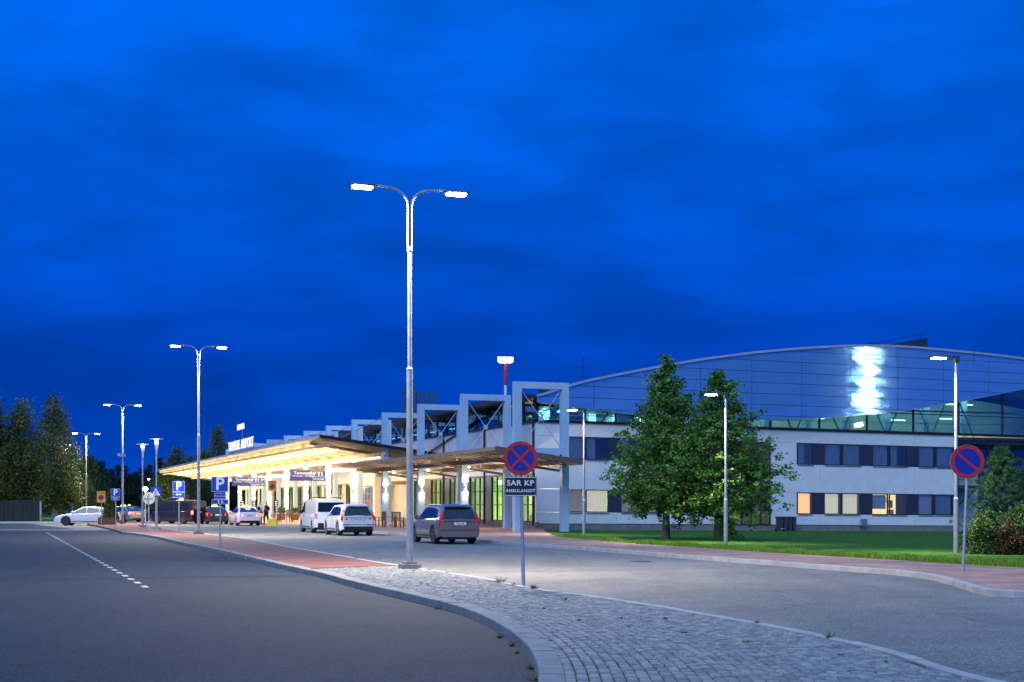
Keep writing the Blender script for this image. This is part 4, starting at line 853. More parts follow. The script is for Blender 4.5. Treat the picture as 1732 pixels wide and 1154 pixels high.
# ------------------------------------------------------------------ traffic signs
SBLUE = pm('sign_blue', (.012, .05, .40), .38, 0, .05, 5); SBLUED = pm('sign_deep_blue', (.008, .025, .30), .38, 0, .1, 8); SRED = pm('sign_red', (.55, .025, .02), .38, 0, .1, 8); SWHITE = pm('sign_white', (.78, .80, .82), .4, 0, .04, 5); SBLACK = pm('sign_black', (.008, .009, .02), .5, 0, 0)
SYEL = pm('sign_orange', (.80, .36, .02), .4, 0, .05, 5); SGREY = pm('sign_back_grey', (.42, .42, .38), .5, .2, .08, 5); PGALV = pm('post_galvanised', (.42, .46, .52), .42, .7, .12, 9)
def base(name, label, x, y, h, lean=(0, 0), group=None, rad=.03, rz=0, z=.12):
    t_ = thing(name, label, 'traffic sign', (x, y, z), rz, group); q = MB(); q.tube([(0, 0, -.05), (lean[0], lean[1], h)], rad, 10); q.build('post', PGALV, t_, smooth=50); return t_
def plate(t_, w, h, z, m_, border=None, x=0, y=-.05):
    q = MB(); q.bb((x - w / 2, y - .008, z - h / 2), (x + w / 2, y + .008, z + h / 2)); o = q.build('plate', m_, t_)
    if border:
        q = MB(); b = .022 * max(w, .5); x0, x1, a, c = x - w / 2 + b, x + w / 2 - b, z - h / 2 + b, z + h / 2 - b
        for p0_, p1_ in (((x0, y - .010, a), (x1, y - .010, a)), ((x0, y - .010, c), (x1, y - .010, c)), ((x0, y - .010, a), (x0, y - .010, c)), ((x1, y - .010, a), (x1, y - .010, c))): q.bar(p0_, p1_, .006, b * .9)
        q.build('border', border, t_)
    q = MB(); q.bb((-.05, y + .01, z - .02), (.05, .03, z + .02)); q.build('clamp', PGALV, t_); return o
# stopping prohibited + SAR KP plate
p = G(885.5, 991, .12); k_ = p.y / F
s1 = base('no_stopping_sign', 'round red and blue no-stopping sign above a black SAR KP AMBULANSSIT plate', p.x, p.y, 2.62, (-.06, 0), rad=.035)
zc = 1.7 + (852 - 775.5) * k_ - .12; r_ = 28.5 * k_; xx = (880.5 - 866) * k_ - p.x
q = MB(); q.disc((xx, -.06, zc), r_, .012); q.build('sign_disc', SBLUED, s1); q = MB(); q.disc((xx, -.07, zc), r_, .012, r0=r_ * .80); q.build('red_ring', SRED, s1)
for a in (45, -45): q = MB(); q.box((xx, -.069 - (.001 if a > 0 else 0), zc), (r_ * 1.66, .008, r_ * .15), M=Matrix.Rotation(R(a), 3, 'Y')); q.build('red_bar', SRED, s1)
q = MB(); q.disc((xx, -.045, zc), r_ * 1.015, .012); q.build('rim', SRED, s1)
q = MB(); 
for dx, dz in ((-.02, .16), (.02, .16), (-.02, -.16), (.02, -.16)): q.disc((xx + dx, -.068, zc + dz), .006, .006, n=8)
q.build('rivet', ALU, s1)
z2 = 1.7 + (852 - 823) * k_ - .12; plate(s1, 55 * k_, 33 * k_, z2, SBLACK, SWHITE, x=xx, y=-.06)
text('lettering', 'SAR KP', .145, SWHITE, s1, (xx - .005, -.076, z2 + .062), ext=.002, bold=.003, sx=1.06); text('lettering', 'AMBULANSSIT', .083, SWHITE, s1, (xx, -.076, z2 - .085), ext=.002, bold=.0015)
q = MB(); [q.bb((xx + d - .028, -.06, zc - r_ - .03), (xx + d + .012, -.05, zc - r_ + .04)) for d in (-.03, .06)]; q.build('clamp', SWHITE, s1)
# parking prohibited on the right
p = G(1628.5, 968, .12); k_ = p.y / F
s2 = base('no_parking_sign', 'round red and blue no-parking sign with one diagonal bar on the brick corner', p.x, p.y, (968 - 800) * k_, (.10, 0), rad=.035)
zc = 1.7 + (852 - 781) * k_ - .12; r_ = 28 * k_; xx = (1634.5 - 866) * k_ - p.x
q = MB(); q.disc((xx, -.06, zc), r_, .012); q.build('sign_disc', SBLUED, s2); q = MB(); q.disc((xx, -.07, zc), r_ * .98, .012, r0=r_ * .78); q.build('red_ring', SRED, s2)
q = MB(); q.box((xx, -.069, zc), (r_ * 1.66, .008, r_ * .16), M=Matrix.Rotation(R(40), 3, 'Y')); q.build('red_bar', SRED, s2); q = MB(); q.disc((xx, -.052, zc), r_ * 1.03, .018); q.build('rim', pm('brass_rim', (.38, .30, .17), .4, .6, .1, 5), s2)
# P 2 h
p = G(372.6, 927, .12); k_ = p.y / F; s3 = base('parking_sign', 'blue P parking sign with two small plates reading Maksullinen and 2 h', p.x, p.y, (927 - 808) * k_)
Z = lambda v, k_: 1.7 + (852 - v) * k_ - .12
plate(s3, 28 * k_, 26 * k_, Z(819.3, k_), SBLUE, SWHITE); text('lettering', 'P', .62, SWHITE, s3, (0, -.064, Z(819.5, k_)), ext=.002, bold=.014, sx=1.0)
plate(s3, 19.5 * k_, 10.5 * k_, Z(839.2, k_), SBLUE, SWHITE); text('lettering', 'Maksullinen', .075, SWHITE, s3, (0, -.064, Z(839.2, k_)), ext=.002)
plate(s3, 28 * k_, 8.5 * k_, Z(849, k_), SBLUE, SWHITE); text('lettering', '2 h', .16, SWHITE, s3, (.02, -.064, Z(849, k_)), ext=.002, bold=.002); text('lettering', '8-20', .10, SWHITE, s3, (.24, -.064, Z(849.3, k_)), ext=.002) if False else None
# P with left-turn arrow
p = G(302.8, 901, .12); k_ = p.y / F; s4 = base('parking_sign', 'blue P parking sign with a left-turn arrow plate left of the second lamp', p.x, p.y, (901 - 815) * k_)
plate(s4, 20.5 * k_, 18 * k_, Z(823, k_), SBLUE, SWHITE); text('lettering', 'P', .62, SWHITE, s4, (0, -.064, Z(823, k_)), ext=.002, bold=.014)
plate(s4, 20.5 * k_, 9 * k_, Z(837.5, k_), SBLUE, SWHITE); q = MB(); zz = Z(837.5, k_); q.bar((.12, -.062, zz - .07), (.12, -.062, zz + .03), .005, .04); q.bar((.14, -.062, zz + .03), (-.08, -.062, zz + .03), .005, .04); q.poly3([(-.08, -.064, zz - .03), (-.18, -.064, zz + .03), (-.08, -.064, zz + .09)], (0, .004, 0)); q.build('arrow', SWHITE, s4)
# round sign seen from behind
p = G(251.7, 901, .12); k_ = p.y / F; s5 = base('round_sign', 'round traffic sign seen from its plain grey back, by the crossing', p.x, p.y, (901 - 836) * k_, rad=.03)
q = MB(); q.disc((0, .05, Z(843, k_)), 10.3 * k_, .012); q.build('sign_disc', SGREY, s5); q = MB(); q.bb((-.25, .015, Z(843, k_) - .02), (.25, .045, Z(843, k_) + .02)); q.build('clamp', PGALV, s5)
# pedestrian crossing sign on lamp
k_ = 88.3 / F; cs = thing('crossing_sign', 'blue pedestrian crossing sign with walking figure in a white triangle', 'traffic sign', (-22.1, 88.28, 0))
zc = 1.7 + (852 - 832) * k_; w = 18.5 * k_; q = MB(); q.bb((-w / 2, -.016, zc - w * .43), (w / 2, 0, zc + w * .43)); q.build('plate', SBLUE, cs); q = MB(); q.poly3([(-w * .40, -.022, zc - w * .34), (w * .40, -.022, zc - w * .34), (0, -.022, zc + w * .36)], (0, .004, 0)); q.build('triangle', SWHITE, cs)
q = MB(); q.disc((0, -.026, zc + .06), .045, .004, n=10); q.bar((0, -.026, zc + .02), (-.01, -.026, zc - .10), .004, .05); q.bar((-.01, -.026, zc - .09), (-.10, -.026, zc - .22), .004, .035); q.bar((0, -.026, zc - .09), (.09, -.026, zc - .22), .004, .035); q.bar((0, -.026, zc), (.09, -.026, zc - .07), .004, .03); q.bar((0, -.026, zc), (-.08, -.026, zc - .06), .004, .03)
for i in range(4): q.bar((-.16 + i * .1, -.0262, zc - .235), (-.11 + i * .1, -.0262, zc - .235), .004, .025)
q.build('walking_figure', SBLACK, cs)
# small P with plate left
p = G(196, 892.5, .12); k_ = p.y / F; s6 = base('parking_sign', 'blue P parking sign with a narrow plate reading Taksi near the conifer', p.x, p.y, (892.5 - 827) * k_, rad=.03)
plate(s6, 15.5 * k_, 14 * k_, Z(833.5, k_), SBLUE, SWHITE); text('lettering', 'P', .56, SWHITE, s6, (0, -.064, Z(833.5, k_)), ext=.002, bold=.014); plate(s6, 15.5 * k_, 5 * k_, Z(843.7, k_), SBLUE, SWHITE); text('lettering', 'Taksi', .14, SWHITE, s6, (0, -.064, Z(843.7, k_)), ext=.002, bold=.002)
# orange TAXI signs
def taxi_sign(x, y, z_, w, h, label, foot, zpost):
    t_ = base('taxi_sign', label, x, y, zpost, group='orange taxi rank signs', rad=.028); plate(t_, w, h, z_, SYEL); text('lettering', 'TAXI', w * .34, SBLACK, t_, (0, -.064, z_ + h * .33), ext=.002, bold=.002)
    q = MB(); q.disc((0, -.062, z_ - h * .06), w * .33, .006); q.build('sign_disc', SBLUED, t_); q = MB(); q.disc((0, -.066, z_ - h * .06), w * .33, .006, r0=w * .25); q.build('red_ring', SRED, t_); q = MB(); q.box((0, -.0655, z_ - h * .06), (w * .56, .004, w * .07), M=Matrix.Rotation(R(42), 3, 'Y')); q.build('red_bar', SRED, t_)
    if foot:
        q = MB(); q.add([(-.36, -.3, 0), (.36, -.3, 0), (.36, .3, 0), (-.36, .3, 0), (-.26, -.2, .5), (.26, -.2, .5), (.26, .2, .5), (-.26, .2, .5)], [(0, 3, 2, 1), (4, 5, 6, 7), (0, 1, 5, 4), (1, 2, 6, 5), (2, 3, 7, 6), (3, 0, 4, 7)]); q.build('foot_block', pm('yellow_plastic', (.75, .55, .02), .5, 0, .08, 4), t_)
    return t_
p = G(171.5, 888.6, .12); k_ = p.y / F; taxi_sign(p.x, p.y, Z(840.5, k_), 14.3 * k_, 19 * k_, 'orange taxi rank sign beside the planter of the conifer', False, (888 - 832) * k_)
p = G(461, 889.5, .12); k_ = p.y / F; taxi_sign(p.x, p.y, Z(822, k_), 15 * k_, 18 * k_, 'orange taxi rank sign in a yellow foot block near the two people', True, (889 - 815) * k_)

# ------------------------------------------------------------------ vehicles
TYRE = pm('tyre_rubber', (.012, .012, .013), .75, 0, .1, 8); RIMM = pm('alloy_rim', (.5, .5, .52), .3, .9, 0); RIMD = pm('dark_rim', (.10, .10, .11), .35, .7, 0); CGL = pm('car_glass', (.008, .011, .016), .04, 0, 0, spec=.8); CBLK = pm('black_trim', (.012, .012, .014), .5, 0, 0)
TLR = pm('tail_lamp_red', (.35, .008, .012), .25, 0, 0, em=(1, .02, .02), es=.12); TLON = pm('tail_lamp_lit', (.6, .02, .02), .25, 0, 0, em=(1, .05, .03), es=20); TLMID = pm('tail_lamp_glow', (.6, .02, .02), .25, 0, 0, em=(1, .04, .02), es=4)
PLW = pm('plate_white', (.7, .72, .75), .5, 0, 0); TAXIY = pm('taxi_roof_light', (.9, .7, .1), .5, 0, 0, em=(1, .72, .12), es=1.8); AMBER = pm('amber_lens', (.8, .3, .02), .4, 0, 0, em=(1, .35, .03), es=.3)
def car(label, loc, rz, S, paint, group, rim=RIMM, lit=None, platetxt=None, taxi=False, pitch=0, rails=False, group_name='parked_car', cat='car', bars=False, chrome=False):
    t_ = thing(group_name, label, cat, loc, rz, group); t_.rotation_euler = (pitch, 0, rz)
    L, Wd, zb, zR = S['L'], S['W'] / 2, S['belt'], S['roof']; yf, yr, wr = S['yf'], S['yr'], S['wr']; ra = wr + .055
    HW = S.get('hw', [(0, .84), (.02, .93), (.07, .985), (.2, 1), (.8, 1), (.93, .96), (.98, .86), (1, .76)])
    hw = lambda y: Wd * float(np.interp((y + L / 2) / L, *zip(*HW)))
    zd = lambda y: float(np.interp(y, *zip(*S['deck'])))
    zl = lambda y: float(np.interp(y, *zip(*S['low'])))
    ys = sorted(set([round(v, 3) for v in np.arange(-L / 2, L / 2 + .01, .14)] + [L / 2, -L / 2 + .03] + [round(yw + ra * math.cos(a), 3) for yw in (yf, yr) for a in np.linspace(0, math.pi, 11)] + [round(yw + ra * s + s * .004, 3) for yw in (yf, yr) for s in (-1, 1)]))
    vs = []; fs = []; NR = 13
    for y in ys:
        a = zl(y)
        for yw in (yf, yr):
            if abs(y - yw) < ra: a = max(a, wr + math.sqrt(max(ra * ra - (y - yw) ** 2, 0)))
        w, d = hw(y), zd(y); a = min(a, d - .15)
        R_ = [(w * .95, a), (w * .995, a + (d - a) * .18), (w, a + (d - a) * .45), (w * .985, a + (d - a) * .75), (w * .955, d - .05), (w * .90, d - .005), (0, d + S.get('crown', .04))]
        ring = R_ + [(-x, z) for x, z in reversed(R_[:-1])]; vs += [(x, y, z) for x, z in ring]
    for i in range(len(ys) - 1):
        for k in range(NR - 1): fs.append((i * NR + k, i * NR + k + 1, (i + 1) * NR + k + 1, (i + 1) * NR + k))
    fs += [tuple(range(NR)), tuple(range((len(ys) - 1) * NR, len(ys) * NR))[::-1]]
    q = MB(); q.add(vs, fs)
    # greenhouse
    gy = S['green']; xb, xr = Wd * .91, Wd * S.get('tuck', .70); zt = lambda y: float(np.interp(y, *zip(*gy)))
    X = lambda z: xb - (xb - xr) * (z - zb) / (zR - zb)
    g0, g1 = gy[0][0], gy[-1][0]; gys = sorted(set([round(v, 3) for v in np.arange(g0, g1, .12)] + [g1] + [p[0] for p in gy])); vs = []; fs = []
    for y in gys:
        z = max(zt(y), zb - .0); s_ = min(1, (z - zb) / .3 + .001); e = .05 * s_
        R_ = [(xb, zb - .06), (X(z - e), z - e), (X(z) - .05 * s_, z - e * .3), (X(z) - .18 * s_, z + .0), (0, z + .035 * s_)]
        ring = R_ + [(-x, zz) for x, zz in reversed(R_[:-1])]; vs += [(x, y, zz) for x, zz in ring]
    n = 9
    for i in range(len(gys) - 1):
        for k in range(n - 1): fs.append((i * n + k, i * n + k + 1, (i + 1) * n + k + 1, (i + 1) * n + k))
    fs += [tuple(range(n)), tuple(range((len(gys) - 1) * n, len(gys) * n))[::-1]]
    q.add(vs, fs); q.build('body', paint, t_, smooth=32)
    q = MB(); q.bb((-Wd * .74, -L / 2 + .12, .2), (Wd * .74, L / 2 - .2, zb - .15)); q.build('underbody', CBLK, t_)
    for pts in S['side']:
        for sd in (-1, 1): q = MB(); q.poly3([(sd * (X(z) + .002), y, z) for y, z in pts], (sd * .007, 0, 0)); q.build('side_window', CGL, t_)
    for nm, key, sg in (('rear_window', 'rw', -1), ('windscreen', 'fw', 1)):
        (ya, za, wa), (yb, zb_, wb_) = S[key]; nn = Vector((0, sg * (zb_ - za), abs(yb - ya))).normalized() * .012
        q = MB(); A = [(-X(za) * wa, ya, za), (X(za) * wa, ya, za), (X(zb_) * wb_, yb, zb_), (-X(zb_) * wb_, yb, zb_)]; q.poly3([Vector(p) + nn * .2 for p in A], nn); q.build(nm, CGL, t_)
    # wheels
    for yw in (yf, yr):
        for sd in (-1, 1):
            wt = .235; cx = sd * (Wd * .965 - wt / 2); q = MB(); q.tube([(cx - wt / 2, yw, wr), (cx - wt / 2 + .03, yw, wr), (cx + wt / 2 - .03, yw, wr), (cx + wt / 2, yw, wr)], [wr * .93, wr, wr, wr * .93], 24); wh = q.build('wheel', TYRE, t_, smooth=35)
            q = MB(); ox = cx + sd * (wt / 2 - .004); q.disc((ox, yw, wr), wr * .68, .012, 'X', 20, wr * .56); q.disc((ox, yw, wr), wr * .17, .02, 'X', 10)
            for k in range(5): a = k * math.tau / 5 + .3; q.bar((ox, yw + math.cos(a) * wr * .14, wr + math.sin(a) * wr * .14), (ox, yw + math.cos(a) * wr * .6, wr + math.sin(a) * wr * .6), .05, .02, up=(1, 0, 0))
            q.build('rim', rim, wh)
            q = MB(); q.disc((ox - sd * .03, yw, wr), wr * .66, .01, 'X', 20); q.build('brake_disc', CBLK, wh)
    yb = -L / 2
    for m_, pts, dep in S['tail']:
        M_ = {'red': TLR, 'trim': CBLK, 'body': paint, 'alu': ALU}[m_]
        if m_ == 'red' and lit: M_ = lit
        for sd in (-1, 1): q = MB(); q.poly3([(sd * x * Wd, yb + y - .012, z) for x, y, z in pts], (0, dep, 0)); q.build({'red': 'tail_light', 'trim': 'bumper_trim', 'body': 'tail_panel', 'alu': 'exhaust'}[m_], M_, t_)
    px, pz = 0, S['plate']; q = MB(); q.bb((-.26, yb - .022, pz - .06), (.26, yb - .005, pz + .06)); q.build('number_plate', PLW, t_)
    if platetxt: text('plate_lettering', platetxt, .10, SBLACK, t_, (0, yb - .0235, pz), ext=.001, bold=.002)
    q = MB(); q.bb((-Wd * .80, yb - .02, S['bump'][0]), (Wd * .80, yb + .2, S['bump'][1])); q.build('rear_bumper', CBLK if not chrome else paint, t_)
    if chrome: q = MB(); q.bar((-Wd * .5, yb - .035, S['bump'][1] - .05), (Wd * .5, yb - .035, S['bump'][1] - .05), .02, .02); q.build('bumper_strip', ALU, t_)
    for sd in (-1, 1):
        my = S['mirror']; q = MB(); q.tube([(sd * (X(zb) - .02), my, zb + .03), (sd * (Wd + .03), my, zb + .07)], [.03, .04], 6); q.tube([(sd * (Wd + .02), my - .05, zb + .10), (sd * (Wd + .02), my, zb + .10), (sd * (Wd + .05), my + .1, zb + .10)], [.10, .11, .05], 8); q.build('wing_mirror', CBLK if S.get('van') else paint, t_, smooth=50)
        for yh in S['handles']: q = MB(); q.bar((sd * (Wd * .985 + .004), yh - .1, zb - .13), (sd * (Wd * .985 + .004), yh + .1, zb - .13), .03, .03); q.build('door_handle', paint if not S.get('van') else CBLK, t_)
        q = MB()
        for ys_ in S['seams']: q.bar((sd * (hw(ys_) * .992 + .002), ys_, zl(0) + .12), (sd * (hw(ys_) * .98 + .004), ys_, zb - .04), .006, .012)
        q.bar((sd * (Wd * 1.0 + .001), yr + ra + .05, zl(0) + .10), (sd * (Wd * 1.0 + .001), yf - ra - .05, zl(0) + .10), .012, .05); q.build('door_seam', CBLK, t_)
        if rails: q = MB(); q.tube([(sd * (xr - .06), gy[1][0] + .25, zR + .0), (sd * (xr - .06), gy[1][0] + .35, zR + .06), (sd * (xr - .06), gy[-2][0] - .2, zR + .05), (sd * (xr - .06), gy[-2][0] - .05, zR - .02)], .018, 6); q.build('roof_rail', ALU, t_)
    if taxi:
        q = MB(); yy = (gy[1][0] + gy[-2][0]) / 2 + .3; q.add([(-.26, yy - .09, zR + .03), (.26, yy - .09, zR + .03), (.26, yy + .09, zR + .03), (-.26, yy + .09, zR + .03), (-.20, yy - .05, zR + .17), (.20, yy - .05, zR + .17), (.20, yy + .05, zR + .17), (-.20, yy + .05, zR + .17)], [(0, 3, 2, 1), (4, 5, 6, 7), (0, 1, 5, 4), (1, 2, 6, 5), (2, 3, 7, 6), (3, 0, 4, 7)]); q.build('taxi_light', TAXIY, t_)
    q = MB(); q.bb((-Wd * .8, L / 2 - .12, zd(L / 2) - .25), (-Wd * .45, L / 2 + .005, zd(L / 2) - .1)); q.bb((Wd * .45, L / 2 - .12, zd(L / 2) - .25), (Wd * .8, L / 2 + .005, zd(L / 2) - .1)); q.build('headlight', ALU, t_)
    if S is SUV:
        q = MB(); q.bar((-Wd * .86, yb - .012, .60), (Wd * .86, yb - .012, .60), .02, .018); q.bar((-Wd * .72, yb - .012, .96), (Wd * .72, yb - .012, .96), .02, .012); q.bar((-Wd * .40, yb - .012, .92), (-Wd * .30, yb - .012, .74), .02, .012); q.bar((Wd * .40, yb - .012, .92), (Wd * .30, yb - .012, .74), .02, .012); q.build('tailgate_seam', CBLK, t_)
        q = MB(); q.poly3([(-Wd * .60, gy[1][0] - .16, zR - .03), (Wd * .60, gy[1][0] - .16, zR - .03), (Wd * .60, gy[1][0] + .3, zR + .03), (-Wd * .60, gy[1][0] + .3, zR + .03)], (0, 0, .035)); q.build('roof_spoiler', paint, t_)
        q = MB(); q.bar((0, -1.5, zR + .04), (0, -1.62, zR + .12), .03, .05); q.build('aerial', paint, t_)
    if bars:
        q = MB(); [q.bar((-xr + .02, y, zR + .10), (xr - .02, y, zR + .10), .06, .04) for y in (-1.9, -.4, 1.0)]; q.build('roof_bar', CBLK, t_)
        q = MB(); [q.tube([(x, -2.0, zR + .10), (x, -2.0, zR + .26)], .07, 10) for x in (-xr + .1, xr - .1)]; q.build('beacon', AMBER, t_)
    return t_
SUV = dict(L=4.69, W=1.90, belt=1.02, roof=1.60, yf=1.45, yr=-1.42, wr=.37, plate=.86, bump=(.30, .50), mirror=1.0, handles=(.35, -.65), seams=(-.1, 1.0, -1.15), tuck=.72,
    deck=[(-2.345, 1.03), (-2.2, 1.05), (1.0, 1.0), (1.3, .98), (2.0, .90), (2.25, .80), (2.345, .62)], low=[(-2.345, .36), (-2.0, .27), (1.9, .24), (2.345, .30)],
    green=[(-2.29, 1.02), (-1.98, 1.54), (-1.6, 1.60), (-.3, 1.645), (.45, 1.60), (1.32, 1.0)],
    side=[[(-1.72, 1.10), (-1.18, 1.08), (-1.18, 1.50), (-1.55, 1.44)], [(-1.12, 1.075), (-.14, 1.06), (-.14, 1.54), (-1.12, 1.51)], [(-.07, 1.055), (1.02, 1.04), (.80, 1.18), (.30, 1.49), (-.07, 1.54)]],
    rw=((-2.285, 1.06, .88), (-2.02, 1.50, .82)), fw=((1.25, 1.04, .92), (.50, 1.57, .9)),
    tail=[('red', [(.96, .05, .80), (.62, -.0, .84), (.58, -.0, .90), (.74, -.0, .93), (.80, .0, 1.05), (.775, .14, 1.25), (.74, .22, 1.38), (.82, .24, 1.36), (.90, .12, 1.10), (.955, .06, .98)], .07), ('red', [(.90, .0, .56), (.52, -.01, .56), (.50, -.01, .59), (.90, 0, .60)], .03), ('trim', [(.66, -.005, .36), (.38, -.005, .36), (.38, -.005, .42), (.66, -.005, .43)], .03)])
SAL = dict(L=4.85, W=1.86, belt=.94, roof=1.42, yf=1.45, yr=-1.42, wr=.335, plate=.78, bump=(.24, .40), mirror=.92, handles=(.3, -.68), seams=(-.12, .95, -1.0), tuck=.66,
    deck=[(-2.425, .96), (-2.25, 1.02), (-1.5, .99), (.9, .93), (1.2, .91), (1.9, .82), (2.3, .68), (2.425, .52)], low=[(-2.425, .30), (-2.0, .22), (1.9, .20), (2.425, .24)],
    green=[(-2.0, .98), (-1.35, 1.32), (-.9, 1.41), (-.2, 1.455), (.3, 1.42), (1.22, .92)],
    side=[[(-1.62, 1.02), (-1.10, 1.0), (-1.10, 1.30), (-1.30, 1.25)], [(-1.05, .995), (-.15, .97), (-.15, 1.385), (-.75, 1.36), (-1.05, 1.31)], [(-.09, .97), (.98, .95), (.72, 1.09), (.2, 1.36), (-.09, 1.385)]],
    rw=((-1.90, 1.05, .86), (-1.30, 1.345, .82)), fw=((1.14, .96, .92), (.40, 1.38, .88)), 
    tail=[('red', [(.95, .10, .72), (.60, .0, .72), (.55, .0, .80), (.62, .0, .88), (.93, .08, .92), (.98, .2, .86)], .07)])
VAN = dict(L=4.95, W=1.92, belt=1.12, roof=1.96, yf=1.60, yr=-1.40, wr=.34, plate=1.0, bump=(.28, .58), mirror=1.45, handles=(.9,), seams=(.75, 1.85 - .1, -.75), tuck=.86, van=True,
    hw=[(0, .95), (.01, .985), (.05, 1), (.85, 1), (.94, .95), (1, .80)],
    deck=[(-2.475, 1.12), (1.7, 1.10), (2.0, 1.05), (2.35, .92), (2.475, .70)], low=[(-2.475, .34), (-2.0, .27), (1.9, .24), (2.475, .28)],
    green=[(-2.46, 1.12), (-2.38, 1.86), (-2.25, 1.94), (-.5, 1.97), (.95, 1.94), (1.2, 1.86), (2.02, 1.08)],
    side=[[(.80, 1.20), (1.70, 1.18), (1.55, 1.35), (1.15, 1.74), (.80, 1.78)]],
    rw=((-2.455, 1.22, .88), (-2.40, 1.76, .88)), fw=((1.95, 1.16, .92), (1.24, 1.84, .9)),
    tail=[('red', [(.99, .03, .82), (.84, .0, .82), (.84, .0, 1.10), (.97, .03, 1.10)], .05)])
MPV = dict(VAN); MPV.update(side=[[(.80, 1.20), (1.70, 1.18), (1.55, 1.35), (1.15, 1.74), (.80, 1.78)], [(-.7, 1.2), (.72, 1.2), (.72, 1.78), (-.7, 1.78)], [(-2.1, 1.2), (-.8, 1.2), (-.8, 1.78), (-2.0, 1.76)]])
def paint(n, c, m=.3, r=.28): return pm(n, c, r, m, 0.03, 2, coat=.8)
PWH = paint('white_paintwork', (.72, .73, .75), 0); PGR = paint('grey_paintwork', (.20, .185, .165), .35, .34); PDK = paint('black_paintwork', (.012, .013, .018), .3); PRD = paint('dark_red_paintwork', (.05, .012, .012), .3); PBL = paint('blue_paintwork', (.03, .20, .42), .1); PSV = paint('silver_paintwork', (.35, .36, .38), .7)
G_ = 'cars parked along the terminal kerb'
def place_rear(ul, ur, v): a, b = G(ul, v), G(ur, v); return (a + b) / 2
def park(S, xl, yl, ang, *a, **k): # xl,yl = mid rear axle
    off = Vector((math.sin(-ang), math.cos(ang), 0)) * (-S['yr']); return (xl + off.x, yl + off.y, .006)
A20 = R(19.5)
car('dark grey estate SUV parked nearest to the camera, left of the SAR KP sign', park(SUV, -2.47, 60.1, A20), A20, SUV, PGR, G_, RIMD, platetxt='PZJ-356', rails=True, chrome=True)
car('white SUV parked right behind the white van', park(SUV, -8.36, 75.4, A20), A20, SUV, PWH, G_, RIMM, platetxt='EKO-274')
car('white panel van with roof bars and amber beacons', park(VAN, -10.75, 82.7, A20), A20, VAN, PWH, G_, RIMM, platetxt='LTR-581', group_name='panel_van', cat='van', bars=True)
TG = 'taxis waiting under the big canopy'
car('white taxi saloon with lit brake lights and yellow roof light', park(SAL, -20.35, 109.5, R(20)), R(20), SAL, PWH, TG, RIMM, lit=TLON, platetxt='AIX-903', taxi=True)
car('dark taxi saloon standing in front of the white taxi', park(SAL, -24.3, 117.0, R(20)), R(20), SAL, PDK, TG, RIMD, lit=TLMID, taxi=True)
car('white saloon turning out over the kerb at far left', (-33.0, 110.6, .006), R(93), SAL, PWH, None, RIMD, pitch=0, group_name='moving_car')
DG = 'cars driving along the far lane'
car('black minibus with glowing tail lights behind the parking signs', (-28.0, 119.4, .006), R(58), MPV, PDK, DG, RIMD, lit=TLON, group_name='minibus', cat='minibus', taxi=True)
car('silver saloon with lit tail lights driving behind the crossing lamps', (-35.8, 130.5, .006), R(52), SAL, PSV, DG, RIMD, lit=TLON, group_name='moving_car', taxi=True)
car('black saloon driving further ahead of the silver one', (-34.5, 141, .006), R(60), SAL, PDK, DG, RIMD, lit=TLON, group_name='moving_car')
car('bright blue panel van parked far behind the white saloon', (-68, 226, .0), R(88), VAN, PBL, None, RIMD, group_name='panel_van', cat='van')
car('dark taxi with yellow roof light beyond the white saloon', (-50, 185, .0), R(80), SAL, PDK, None, RIMD, taxi=True, group_name='distant_taxi')
car('pale van parked far behind the crossing lamps', (-58, 240, 0), R(50), VAN, PSV, None, RIMD, group_name='distant_van', cat='van')
lc = G(395, 872); light('POINT', (-20.6, 106.4, .8), 26, (1, .06, .04), .2)

# ------------------------------------------------------------------ people
SKIN = pm('skin', (.50, .30, .22), .6, 0, .05, 5); JKT = pm('black_jacket', (.015, .015, .02), .8, 0, .1, 5); SHIRT = pm('pale_shirt', (.62, .60, .58), .8, 0, .1, 5); REDT = pm('red_trousers', (.30, .03, .03), .8, 0, .1, 5); NAVYT = pm('dark_trousers', (.02, .022, .04), .8, 0, .1, 5); HAIRB = pm('fair_hair', (.28, .17, .08), .7, 0, .2, 12); HAIRD = pm('brown_hair', (.06, .03, .02), .7, 0, .2, 12)
def skin(name, V_, E_, rad, mat, parent, sub=2):
    me = bpy.data.meshes.new(name); me.from_pydata(V_, E_, []); me.materials.append(mat); o = bpy.data.objects.new(name, me); COL.objects.link(o); o.parent = parent
    md = o.modifiers.new('skin', 'SKIN'); 
    for i, r_ in enumerate(rad): s = me.skin_vertices[0].data[i]; s.radius = r_ if isinstance(r_, tuple) else (r_, r_); s.use_root = (i == 0)
    sb = o.modifiers.new('sub', 'SUBSURF'); sb.levels = sub; sb.render_levels = sub; return o
